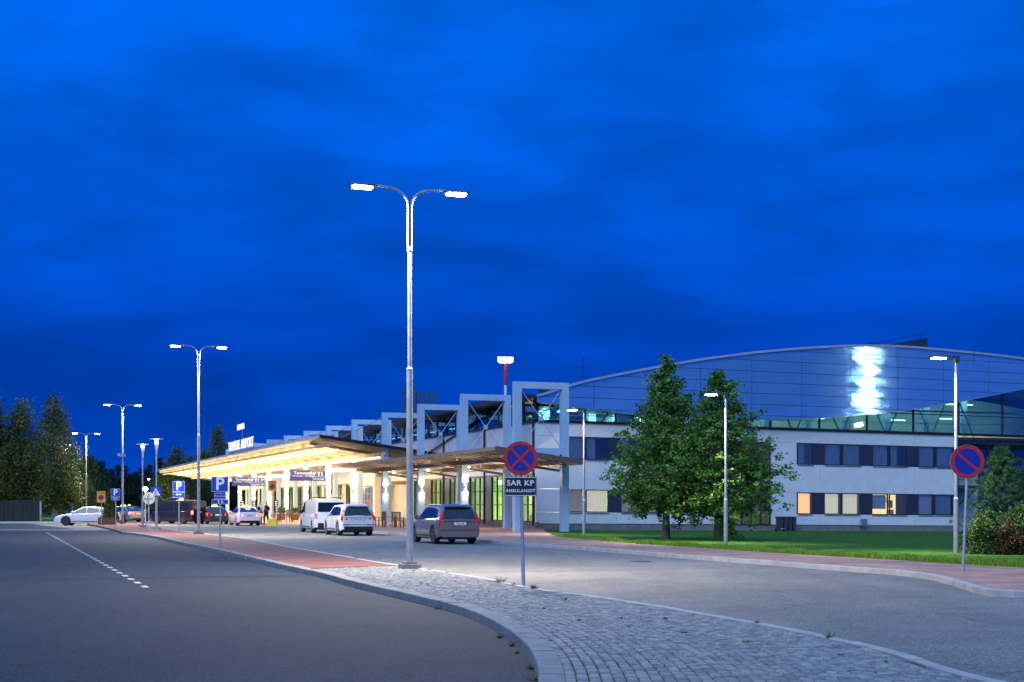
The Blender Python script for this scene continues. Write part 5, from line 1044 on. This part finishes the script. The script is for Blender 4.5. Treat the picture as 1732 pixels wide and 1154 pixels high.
def person(label, loc, rz, top, trousers, hair, bag, stride=.1, armup=False):
    t_ = thing('person', label, 'person', loc, rz); a = stride
    V_ = [(0, 0, .95), (0, .0, 1.18), (0, .01, 1.40), (0, .0, 1.50), (0, .01, 1.60), (0, .015, 1.70), (-.17, 0, 1.41), (-.25, -.02, 1.15), (-.23, .08, .92), (-.22, .12, .84), (.17, 0, 1.41), (.25, -.02, 1.15), (.20, .16, 1.05) if armup else (.23, .08, .92), (.12, .22, 1.12) if armup else (.22, .12, .84), (-.10, 0, .90), (-.11, a, .50), (-.11, a * .6, .10), (-.11, a * .6 + .14, .05), (.10, 0, .90), (.11, -a * .5, .50), (.11, -a, .10), (.11, -a + .14, .05)]
    E_ = [(0, 1), (1, 2), (2, 3), (3, 4), (4, 5), (2, 6), (6, 7), (7, 8), (8, 9), (2, 10), (10, 11), (11, 12), (12, 13), (0, 14), (14, 15), (15, 16), (16, 17), (0, 18), (18, 19), (19, 20), (20, 21)]
    rad = [(.14, .10), (.13, .095), (.15, .10), .055, (.085, .10), (.07, .085), .06, .045, .036, .035, .06, .045, .036, .035, .09, .065, .045, .04, .09, .065, .045, .04]
    skin('body', V_, E_, rad, SKIN, t_)
    skin('jacket', [V_[0], V_[1], V_[2], V_[6], V_[7], V_[8], V_[10], V_[11], V_[12], (0, .005, 1.46), (0, 0, .86)], [(0, 1), (1, 2), (2, 3), (3, 4), (4, 5), (2, 6), (6, 7), (7, 8), (2, 9), (0, 10)], [(.165, .125), (.155, .12), (.175, .125), .08, .065, .05, .08, .065, .05, .07, (.165, .12)], top, t_)
    skin('trousers', [(0, 0, .95), V_[14], V_[15], V_[16], V_[18], V_[19], V_[20]], [(0, 1), (1, 2), (2, 3), (0, 4), (4, 5), (5, 6)], [(.155, .12), .11, .082, .065, .11, .082, .065], trousers, t_)
    for s, k in ((-1, 16), (1, 20)): x, y, z = V_[k]; skin('shoe', [(x, y - .03, .055), (x, y + .16, .045)], [(0, 1)], [.055, .045], JKT, t_, 1)
    skin('hair', [(0, -.03, 1.64), (0, -.01, 1.75)], [(0, 1)], [(.085, .085), (.085, .09)], hair, t_)
    q = MB(); q.tube([(0, .105, 1.645), (0, .13, 1.62)], [.012, .016], 6); q.build('nose', SKIN, t_)
    if bag: skin('backpack', [(0, -.20, 1.02), (0, -.20, 1.38)], [(0, 1)], [(.15, .11), (.13, .09)], bag, t_, 1)
    return t_
p = G(440, 886.8, .12); person('person in pale shirt and red trousers, back to the camera, at the taxi rank', tuple(p), R(-25), SHIRT, REDT, HAIRB, JKT, .02)
p = G(450.5, 886.6, .12); person('person in black with a large black backpack, facing the other at the taxi rank', tuple(p), R(75), JKT, NAVYT, HAIRD, JKT, .14, True)
SLATW = pm('weathered_wood', (.16, .07, .035), .7, 0, .2, 8, stretch=(8, 1, 1))

# ------------------------------------------------------------------ outdoor chairs and tables by the glass
def chair(loc, rz, label, g):
    t_ = thing('wooden_armchair', label, 'chair', loc, rz, g)
    for i in range(6): q = MB(); q.bb((-.28, -.25 + i * .085, .42), (.28, -.18 + i * .085, .445)); q.build('seat_slat', SLATW, t_)
    for i in range(6): q = MB(); q.bb((-.25 + i * .09, .265, .47), (-.20 + i * .09, .285, .98)); q.build('back_slat', SLATW, t_)
    q = MB(); q.bb((-.30, .25, .96), (.30, .30, 1.04)); q.build('top_rail', SLATW, t_)
    for x in (-.30, .30):
        for y, h in ((-.25, .64), (.27, 1.04)): q = MB(); q.box((x, y, h / 2), (.06, .06, h)); q.build('leg', SLATW, t_)
        q = MB(); q.bb((x - .04, -.30, .64), (x + .04, .27, .67)); q.build('armrest', SLATW, t_)
    return t_
def table(loc, rz, label, g, L_=.9):
    t_ = thing('wooden_table', label, 'table', loc, rz, g)
    for i in range(5): q = MB(); q.bb((-L_ / 2, -.3 + i * .12, .68), (L_ / 2, -.19 + i * .12, .71)); q.build('top_slat', SLATW, t_)
    for x in (-L_ / 2 + .06, L_ / 2 - .06):
        for y in (-.26, .26): q = MB(); q.box((x, y, .34), (.06, .06, .68)); q.build('leg', SLATW, t_)
    return t_
ca = at(0, 0, 1); g1 = 'wooden outdoor chairs and tables by the terminal glass'
def gp(u, v): return tuple(G(u, v, .12))
chair(gp(673, 892.5), R(160), 'brown wooden armchair just left of the tall lamp pole', g1); table(gp(659, 892), R(20), 'brown wooden table between the chairs by the entrance doors', g1); chair(gp(643.5, 891), R(-60), 'brown wooden armchair half hidden behind the white SUV', g1)
chair(gp(493, 883.5), R(160), 'brown wooden armchair just left of the white van', g1); table(gp(482, 883.5), R(20), 'low brown wooden table in front of the flower planters', g1, 1.3); chair(gp(469, 884), R(-70), 'brown wooden armchair right of the yellow foot block', g1)
# information posts with small screens under the canopy
for i, (u, v) in enumerate([(467, 885), (410, 884), (429.5, 884.5), (485, 885.5)][:3]):
    c = G(u, v, .12); t_ = thing('button_post', ['small dark call-button panel right of the person in black', 'small dark call-button panel behind the white taxi roof', 'small dark call-button panel left of the pale-shirted person'][i], 'panel', tuple(c), R(20), 'call-button panels on posts under the canopy')
    q = MB(); q.tube([(0, 0, 0), (0, 0, 1.5)], .03, 8); q.build('post', PGALV, t_); q = MB(); q.bb((-.16, -.06, 1.35), (.16, .03, 1.85)); q.build('panel_box', CBLK, t_); q = MB(); [q.bb((-.09, -.068, 1.42 + k * .14), (.09, -.062, 1.5 + k * .14)) for k in range(3)]; q.build('button', LIT_CR, t_)
# bins by the wing
BINM = pm('grey_bin_plastic', (.045, .05, .06), .5, 0, .1, 5)
for i, u in enumerate((1318.5, 1328, 1337, 1345.5)):
    s = s_of(u, -1.0); c = L2W(s, -1.0 + .12 * i, -DROP * s + .0); t_ = thing('wheelie_bin', ['leftmost', 'second from left', 'third from left', 'rightmost'][i] + ' dark grey bin of the four against the white wing wall', 'bin', tuple(c), R(20), 'dark grey bins against the wing wall')
    q = MB(); q.add([(-.11, -.2, .0), (.11, -.2, .0), (.11, .2, .0), (-.11, .2, .0), (-.145, -.26, .92), (.145, -.26, .92), (.145, .26, .92), (-.145, .26, .92)], [(0, 3, 2, 1), (4, 5, 6, 7), (0, 1, 5, 4), (1, 2, 6, 5), (2, 3, 7, 6), (3, 0, 4, 7)]); q.build('body', BINM, t_); q = MB(); q.bb((-.165, -.29, .93), (.165, .28, 1.0)); q.tube([(-.2, .28, .94), (.2, .28, .94)], .03); q.build('lid', BINM, t_)
    q = MB(); [q.tube([(x, .2, .1), (x + .04, .2, .1)], .1, 12) for x in (-.2, .16)]; q.build('wheel', TYRE, t_)
q = MB(); a, b = G(1322, 898.5, -.1), G(1285, 901, 0); q.tube([(L2W(s_of(1325), -.6, -.05)), L2W(s_of(1310), -1.2, .0), L2W(s_of(1288), -2.6, .03)], .03, 6); tag(q.build('water_hose', WHT), 'thin white hose lying on the lawn beside the bins', 'hose')

mc = thing('manhole_cover', 'round iron manhole cover in the road left of the lawn', 'manhole cover', tuple(G(1083, 950, .008)))
q = MB(); q.disc((0, 0, .002), .33, .008, 'Z'); q.build('lid', CBLK, mc); q = MB(); q.disc((0, 0, .001), .40, .006, 'Z', r0=.335); q.build('collar', GALV, mc)

for x_, y_ in ((-26.6, 117.2), (-33.4, 128.2)): light('POINT', (x_, y_ - .6, .9), 40, (1, .08, .05), .15)
# ------------------------------------------------------------------ trees
BARK = pm('grey_bark', (.10, .085, .06), .9, 0, .35, 7, .8, 20, stretch=(1, 1, .35)); BIRCHB = pm('birch_bark', (.42, .40, .37), .8, 0, .6, 6, .3, 20, stretch=(1, 1, 2.5)); DBARK = pm('dark_bark', (.05, .04, .03), .9, 0, .3, 6)
LIND = tonemat('linden_leaves', [(0, (.04, .12, .03)), (.45, (.10, .25, .04)), (.85, (.18, .36, .05)), (1, (.34, .42, .06))], .5, .22)
BIRL = tonemat('birch_leaves', [(0, (.045, .085, .025)), (.6, (.13, .17, .04)), (1, (.28, .25, .07))], .6, .25); SPRL = tonemat('spruce_needles', [(0, (.008, .022, .012)), (1, (.022, .05, .02))], .7, .1)
PINL = tonemat('pine_needles', [(0, (.03, .09, .035)), (.7, (.06, .17, .06)), (1, (.10, .21, .07))], .6, .12); THUL = tonemat('conifer_sprays', [(0, (.05, .095, .02)), (1, (.13, .20, .04))], .7, .15); SHRL = tonemat('shrub_leaves', [(0, (.025, .065, .018)), (.6, (.06, .13, .025)), (.9, (.11, .17, .03)), (1, (.22, .22, .05))], .6, .2)
REDL = tonemat('red_shrub_leaves', [(0, (.035, .045, .012)), (.5, (.07, .05, .015)), (1, (.16, .04, .02))], .6, .2)
def leaves(C, n_each, spread, size, droop=0.0, asp=.75, seed=0, updown=.35):
    r = np.random.default_rng(seed); C = np.asarray(C); m = len(C); n = m * n_each; P_ = np.repeat(C, n_each, 0) + r.normal(0, 1, (n, 3)) * np.array(spread)
    a = r.uniform(0, 2 * np.pi, n); nx = r.normal(0, 1, (n, 3)); nx[:, 2] = np.abs(nx[:, 2]) * (1 + updown) + .2; nx /= np.linalg.norm(nx, axis=1)[:, None]
    u = np.cross(nx, np.stack([np.cos(a), np.sin(a), np.zeros(n)], 1)); u /= np.linalg.norm(u, axis=1)[:, None] + 1e-9; v = np.cross(nx, u)
    if droop: v = v * (1 - droop) + np.array([0, 0, -1]) * droop
    s = size * r.uniform(.6, 1.3, n)[:, None]; u = u * s * asp / 2; v = v * s / 2
    Q = np.stack([P_ - v, P_ + u * 1.0 - v * .1, P_ + v, P_ - u * 1.0 - v * .1], 1).reshape(-1, 3)
    tone = np.clip(np.repeat(r.uniform(.1, .8, m), n_each) + r.normal(0, .16, n), 0, 1); return Q, tone
def limb(q, a, b, r0, r1, sag=0.0, n=4):
    a, b = Vector(a), Vector(b); pts = []
    for i in range(n + 1):
        t = i / n; p = a.lerp(b, t); p.z += sag * math.sin(t * math.pi); p += Vector((random.uniform(-1, 1), random.uniform(-1, 1), 0)) * (.03 * (b - a).length * (0 < i < n)); pts.append(p)
    q.tube(pts, [r0 + (r1 - r0) * i / n for i in range(n + 1)], 6); return pts
def broadleaf(name, label, loc, H, z0, prof, mat, bark, nb=60, leafn=55, lsize=.15, spread=.22, group=None, tr=.15, rise=.35, seed=1, droop=0, per=5, cat='tree', split=False):
    random.seed(seed); t_ = thing(name, label, cat, loc, random.uniform(0, 6), group); q = MB(); top = H * .97
    tp = [(random.uniform(-.03, .03) * i, random.uniform(-.03, .03) * i, top * i / 7) for i in range(8)]; tp[0] = (0, 0, -.1); q.tube(tp, [tr * (1.25 if i == 0 else (1 - i / 7.6) ** .8) for i in range(8)], 9)
    q.build('trunk', bark, t_, smooth=60); q = MB(); C = []
    for i in range(nb):
        t = 1 - (1 - (i + random.random() * .8) / nb) ** .58; z = z0 + (H - z0) * t; rr = prof(t) * random.uniform(.72, 1.12); a = i * 2.399 + random.uniform(-.4, .4); zz = max(z - rise * rr, z0 * .7)
        ti = zz / top * 7; k = min(6, int(ti)); base_ = Vector(tp[k]).lerp(Vector(tp[k + 1]), min(1, ti - k)); e = Vector((math.cos(a) * rr, math.sin(a) * rr, z + random.uniform(-.15, .1)))
        pts = limb(q, base_, e, max(.012, tr * .28 * (1 - t * .8)), .008, .1)
        for j in range(per):
            f = .35 + .65 * (j + random.random()) / per if rr > .5 else random.uniform(.2, 1); c = base_.lerp(e, f); tw = .22 * rr * (1.1 - f * .5); c = c + Vector((random.gauss(0, tw), random.gauss(0, tw), random.gauss(0, .12 * rr + .05) - droop * .5)); C.append(tuple(c)) if c.z < H else None
            if random.random() < .4: q.tube([base_.lerp(e, f * .9), c], [.01, .005], 4)
    q.build('limbs', bark, t_); Q, tone = leaves(C, leafn, (spread, spread, spread * (.62 + droop)), lsize, droop * .5, seed=seed); np_mesh('crown', Q, 4, mat, t_, tone); return t_
prof_l = lambda R_, b=.25: (lambda t: R_ * float(np.interp(t, [0, .06, .2, .37, .6, .8, .93, 1], [.60, .85, 1, .86, .55, .27, .10, .03])))
p = G(1126.5, 911.5, .1); broadleaf('linden_tree', 'conical green linden tree left of the lamp, bright lower leaves, on the lawn', tuple(p), 8.4, 1.6, prof_l(2.7), LIND, BARK, 130, 32, .145, .14, 'linden trees on the lawn before the wing', .17, .30, 11, per=6)
p = G(1216, 913, .1); broadleaf('linden_tree', 'wider and darker linden tree whose trunk stands behind the lamp pole', tuple(p), 7.65, 1.4, prof_l(3.05, .3), LIND, BARK, 130, 32, .145, .14, 'linden trees on the lawn before the wing', .20, .28, 23, per=6)
# left background birches
def birch(u, v, Y, H, R_, label, seed, g='tall birches on the far left', mat=BIRL, bark=BIRCHB, tr=.19):
    p = at(u, 852, Y); p.z = 0; return broadleaf('birch_tree', label, tuple(p), H, H * .16, lambda t: R_ * float(np.interp(t, [0, .12, .3, .5, .7, .85, 1], [.60, .95, 1, .76, .52, .30, .03])), mat, bark, 80, 42, .26, .40, g, tr, .55, seed, .35, per=5)
birch(36, 0, 140, 12.2, 2.6, 'birch with pale trunk standing in front of the wooden fence', 31); birch(92, 0, 150, 13.3, 3.0, 'broad tall birch right of the fence, tallest on the left', 32, tr=.24)
birch(-14, 0, 138, 13.0, 2.6, 'birch cut by the left edge of the view', 33); birch(120, 0, 185, 9.2, 2.8, 'lower birch between the broad birch and the far lamp', 34); birch(5, 0, 165, 9.5, 3.0, 'yellowish low birch at the left edge behind the fence', 35)
birch(150, 0, 215, 9.2, 3.0, 'yellow-green tree right behind the farthest double lamp', 36, None, SHRL); birch(65, 0, 190, 8.5, 3, 'dense dark birch filling the gap between the two tall birches', 37)
# trees behind the left end of the canopy
for u, Y, H, R_, sd, lb in ((300, 225, 11.0, 3.6, 41, 'round dark tree left of the second lamp behind the canopy tip'), (322, 232, 9.6, 4.2, 42, 'broad dark tree behind the second lamp pole'), (368, 250, 16.0, 3.2, 43, 'tall dark tree rising above the canopy left of the roof letters'), (345, 245, 11.5, 3.2, 44, 'medium dark tree left of the tall one above the canopy'), (392, 255, 13.0, 2.8, 45, 'dark tree just left of the glowing roof letters'), (283, 215, 7.0, 3.4, 46, 'low bushy tree above the black minibus')):
    birch(u, 0, Y, H, R_, lb, sd, 'dark trees behind the canopy end', BIRL, DBARK)
# spruces of the far forest: three kinds, copied
def spruce(H, R_, seed):
    random.seed(seed); t_ = thing('spruce_tree', '', 'tree', (0, 0, 0), 0, 'far forest edge beyond the car park'); q = MB(); q.tube([(0, 0, 0), (0, 0, H * .98)], [.2, .02], 6); q.build('trunk', DBARK, t_); C = []
    for i in range(26):
        t = i / 26; z = H * (.10 + .9 * t); rr = R_ * (1 - t) ** .85 + .1
        for k in range(max(3, int(9 * (1 - t)))): a = random.uniform(0, 6.28); f = random.uniform(.3, 1); C.append((math.cos(a) * rr * f, math.sin(a) * rr * f, z - rr * f * .35))
    Q, tone = leaves(C, 22, (.45, .45, .22), .5, .3, seed=seed); np_mesh('crown', Q, 4, SPRL, t_, tone); return t_
sp = [spruce(13, 2.4, 51), spruce(11, 2.8, 52), spruce(14.5, 2.1, 53)]; random.seed(99); k = 0
refs = ['above the far lamp', 'behind the farthest double lamp', 'behind the orange taxi sign', 'above the conifer in the planter', 'behind the third lamp', 'between the third lamp and the slim lamps', 'behind the slim reflector lamps', 'right of the slim reflector lamps']
for i in range(46):
    u = 128 + i * 4.9 + random.uniform(-3, 3); Y = random.uniform(330, 400); p = at(u, 852, Y); src = sp[i % 3]; o = src if i < 3 else dup(src); o.location = (p.x, p.y, 0); s = random.uniform(.62, .98); o.scale = (s * 1.15, s * 1.15, s); o.rotation_euler.z = random.uniform(0, 6.28)
    o['label'] = 'dark spruce of the forest edge beyond the car park' 
fs_ = MB(); pts = [(u_, random.uniform(5.0, 7.5)) for u_ in range(-140, 440, 6)]
C = [];
for u_ in range(-150, 470, 3):
    for j in range(9): p = at(u_ + random.uniform(-3, 3), 852, random.uniform(405, 440)); C.append((p.x, p.y, random.uniform(0, 7.5)))
Q, tone = leaves(C, 30, (1.6, 1.6, 1.0), 1.1, .2, seed=77); o = np_mesh('far_woods', Q, 4, SPRL, None, tone); tag(o, 'dark mass of woods along the horizon behind the car park', 'woods', kind='stuff')
# fence far left
fe = thing('wooden_fence', 'tall dark vertical board fence with pale end post at far left', 'fence', (0, 0, 0))
FW = pm('fence_wood', (.025, .034, .036), .85, 0, .25, 3, stretch=(6, 6, .4)); a, b = at(-60, 852, 131), at(69, 852, 133); a.z = b.z = .05; nB = 90; dvv = (b - a) / nB
for i in range(nB): p0_ = a + dvv * i; q = MB(); q.bar(p0_ + Vector((0, 0, random.uniform(-.02, .03) + 1.0)) - Vector((0, 0, 1)), p0_ + Vector((0, 0, 1.95 + random.uniform(-.03, .03))), dvv.length * .9, .03, up=(0, 1, 0)); q.build('board', FW, fe)
for t in np.linspace(0, 1, 9): p0_ = a.lerp(b, t); q = MB(); q.box(p0_ + Vector((0, -.05, .95)), (.14 if t == 1 else .08, .08, 1.9)); q.build('post', ALU if t == 1 else FW, fe)
# thuja in planter
cx = at(186.5, 852, 107.4); th = thing('potted_conifer', 'dense cone-shaped green conifer in a low brown planter by the kerb', 'conifer', (cx.x, cx.y, .12)); C = []
random.seed(5)
for i in range(420): t = random.random() ** .8; z = .35 + 2.1 * t; r_ = .62 * (1 - t) ** .7 * random.uniform(.7, 1); a = random.uniform(0, 6.28); C.append((r_ * math.cos(a), r_ * math.sin(a), z))
Q, tone = leaves(C, 16, (.05, .05, .08), .12, -.3, seed=3); np_mesh('crown', Q, 4, THUL, th, tone); q = MB(); q.tube([(0, 0, 0), (0, 0, 2)], .05); q.build('trunk', DBARK, th)
pw = thing('planter_box', 'low brown wooden planter at the foot of the conifer', 'planter', (cx.x - .1, cx.y - .35, .12)); 
for i in range(12): q = MB(); q.bb((-.62 + i * .1, -.38, 0), (-.53 + i * .1, -.34, .52)); q.build('slat', SLATW, pw)
q = MB(); q.bb((-.6, -.33, 0), (.56, .2, .48)); q.build('box', SLATW, pw); C = [(random.uniform(-.5, .5), random.uniform(-.3, .15), .52) for _ in range(30)]; Q, tone = leaves(C, 14, (.06, .06, .06), .07, 0, seed=8); np_mesh('leaves', Q, 4, THUL, pw, tone)
# flower planters near the glass
for i, (u, v, lb) in enumerate(((476, 880, 'leafy flower planter under the canopy behind the low table'), (499, 880, 'leafy flower planter behind the white van'))):
    c = G(u, v, .12); t_ = thing('flower_planter', lb, 'planter', tuple(c), R(20), 'flower planters under the canopy'); q = MB(); q.add([(-.3, -.2, 0), (.3, -.2, 0), (.3, .2, 0), (-.3, .2, 0), (-.4, -.28, .6), (.4, -.28, .6), (.4, .28, .6), (-.4, .28, .6)], [(0, 3, 2, 1), (4, 5, 6, 7), (0, 1, 5, 4), (1, 2, 6, 5), (2, 3, 7, 6), (3, 0, 4, 7)]); q.build('box', SLATW, t_)
    C = [(random.gauss(0, .25), random.gauss(0, .15), .85 + random.uniform(-.1, .3)) for _ in range(36)]; Q, tone = leaves(C, 20, (.09, .09, .09), .10, 0, seed=9 + i); np_mesh('leaves', Q, 4, SHRL, t_, tone)
# pine and shrubs on the right
def pine(label, loc, H, R_, seed):
    random.seed(seed); t_ = thing('young_pine', label, 'pine tree', loc, 0, 'young pines at the right edge'); q = MB(); q.tube([(0, 0, 0), (0, 0, H * .95)], [.09, .015], 8); q.build('trunk', DBARK, t_); q = MB(); C = []
    for i in range(int(H * 34)):
        t = i / (H * 34); z = H * (.06 + .9 * t); rr = (R_ * (1 - t) ** .75 + .10) * random.uniform(.6, 1.1); a = i * 2.4 + random.uniform(-.4, .4); e = (math.cos(a) * rr, math.sin(a) * rr, z + rr * .45); limb(q, (0, 0, z), e, .02 * (1 - t * .6), .006, -.04)
        for j in range(7): f = .25 + .75 * j / 6; C.append((e[0] * f + random.gauss(0, .05), e[1] * f + random.gauss(0, .05), z + (e[2] - z) * f + random.gauss(0, .05)))
    C.append((0, 0, H)); q.build('limbs', DBARK, t_); C = np.array(C); r = np.random.default_rng(seed); n = 60; m = len(C); P0 = np.repeat(C, n, 0) + r.normal(0, .02, (m * n, 3)); d = r.normal(0, 1, (m * n, 3)); d[:, 2] = d[:, 2] * .7 + .75; d /= np.linalg.norm(d, axis=1)[:, None]; s = np.cross(d, r.normal(0, 1, (m * n, 3))); s /= np.linalg.norm(s, axis=1)[:, None]
    L_ = r.uniform(.07, .13, (m * n, 1)); Q = np.stack([P0 - s * .007, P0 + s * .007, P0 + d * L_], 1).reshape(-1, 3); np_mesh('crown', Q, 3, PINL, t_, np.clip(np.repeat(r.uniform(.2, .8, m), n) + r.normal(0, .15, m * n), 0, 1)); return t_
p = G(1708, 938, 0); k_ = 47 / F; px = (1703 - 866) * k_; pine('young dark green pine rising behind the shrubs at the right edge', (px, 47.5, .05), 3.55, 1.55, 61); pine('pine cut by the right edge of the view', ((1745 - 866) * 49 / F, 49, .05), 3.3, 1.4, 62)
def shrub(label, u, Y, H, R_, mat, seed, n=420, ls=.07):
    random.seed(seed); x = (u - 866) / F * Y; t_ = thing('leafy_shrub', label, 'shrub', (x, Y, .05)); C = []; q = MB()
    for i in range(n):
        a = random.uniform(0, 6.28); f = random.random() ** .45; ph = random.uniform(0, 1.5); bump_ = 1 + .18 * math.sin(a * 3 + seed) + .12 * math.sin(ph * 5 + a); c = (R_ * f * math.cos(a) * math.cos(ph) * bump_, R_ * f * math.sin(a) * math.cos(ph) * bump_, H * f * math.sin(ph) * bump_ + .05); C.append(c)
        if i % 6 == 0: q.tube([(c[0] * .1, c[1] * .1, 0), (c[0] * .6, c[1] * .6, c[2] * .7), c], [.012, .008, .004], 4)
    q.build('stems', DBARK, t_); Q, tone = leaves(C, 34, (.09, .09, .08), ls, 0, seed=seed); np_mesh('crown', Q, 4, mat, t_, tone)
shrub('round yellow-green shrub at the foot of the pine', 1672, 45.2, 1.15, .75, SHRL, 71); shrub('red-brown tinged shrub before the pine at the right edge', 1708, 44.6, .85, .45, REDL, 72, 110); shrub('dark green shrub at the very right edge', 1728, 45.6, 1.35, .9, SHRL, 73); shrub('low green shrub on the lawn between pine and lamp', 1655, 47.5, .7, .55, SHRL, 74, 260)
shrub('sprout of leaves at the foot of the right linden trunk', 1232, 62.5, .8, .35, LIND, 75, 90)
# far clutter: round sign, information boards, fence lights
for (u, v0_, v1_, Y, w, m_, lb, nm) in ((103, 844.5, 872, 150, 8.5, 'r', 'small round pale sign back beyond the white saloon', 'round_sign'), (122, 838, 872, 150, 10, 'y', 'small yellow and blue notice sign beyond the white saloon', 'notice_sign'), (119, 859, 872, 148, 6.5, 'b', 'small round blue direction sign by the notice sign', 'direction_sign')):
    k_ = Y / F; c = at(u, 852, Y); c.z = 0; t_ = thing(nm, lb, 'traffic sign', tuple(c)); zz = 1.7 + (852 - v0_ - w * .4) * k_; q = MB(); q.tube([(0, 0, 0), (0, 0, zz)], .035, 6); q.build('post', PGALV, t_); q = MB()
    if m_ == 'y': q.bb((-w / 2 * k_, -.05, zz - .1), (w / 2 * k_, -.03, zz + .25)); q.build('yellow_panel', SYEL, t_); q = MB(); q.bb((-w / 2 * k_, -.05, zz - .5), (w / 2 * k_, -.03, zz - .12)); q.build('blue_panel', SBLUE, t_)
    else: q.disc((0, -.05, zz), w / 2 * k_, .02); q.build('sign_disc', SGREY if m_ == 'r' else SBLUE, t_)
for (u, v, Y) in ((49.5, 807, 200), (44, 814, 200), (38, 819.5, 210), (118, 753, 260), (252, 811, 300), (268, 806, 300), (283, 815, 300)):
    c = at(u, v, Y); t_ = thing('distant_lamp', 'small distant glowing lamp ' + {49.5: 'orange, upper of the pair seen through the birch', 44: 'orange, lower of the pair seen through the birch', 38: 'white, lowest seen through the birch', 118: 'white, high beside the broad birch', 252: 'low behind the slim lamps', 268: 'highest behind the crossing sign', 283: 'right of the crossing sign'}[u], 'lamp', (c.x, c.y, 0)); q = MB(); q.tube([(0, 0, 0), (0, 0, c.z)], .05, 5); q.build('pole', GALV, t_)
    q = MB(); q.box((0, -.1, c.z), (.45, .2, .22)); q.build('lens', pm('distant_orange', (1, .6, .3), .5, 0, 0, em=(1, .42, .12), es=9) if u in (49.5, 44) else pm('distant_white', (1, 1, 1), .5, 0, 0, em=(1, .9, .75), es=7), t_)
# oncoming headlamp glow beside the slim lamp, built as a lantern on a pole
c = at(246, 827, 118); t_ = thing('headlamp_glow', 'brilliant warm oncoming headlamp glow, built as a lantern on a pole, beside the slim lamp above the round sign back', 'street lamp', (c.x, c.y, 0)); q = MB(); q.tube([(0, 0, 0), (0, 0, c.z)], .04, 6); q.build('pole', GALV, t_); q = MB(); q.disc((0, 0, c.z), .17, .1); q.build('lens', LENS, t_); light('POINT', (c.x, c.y - .4, c.z), 160, (1, .75, .4), .15)
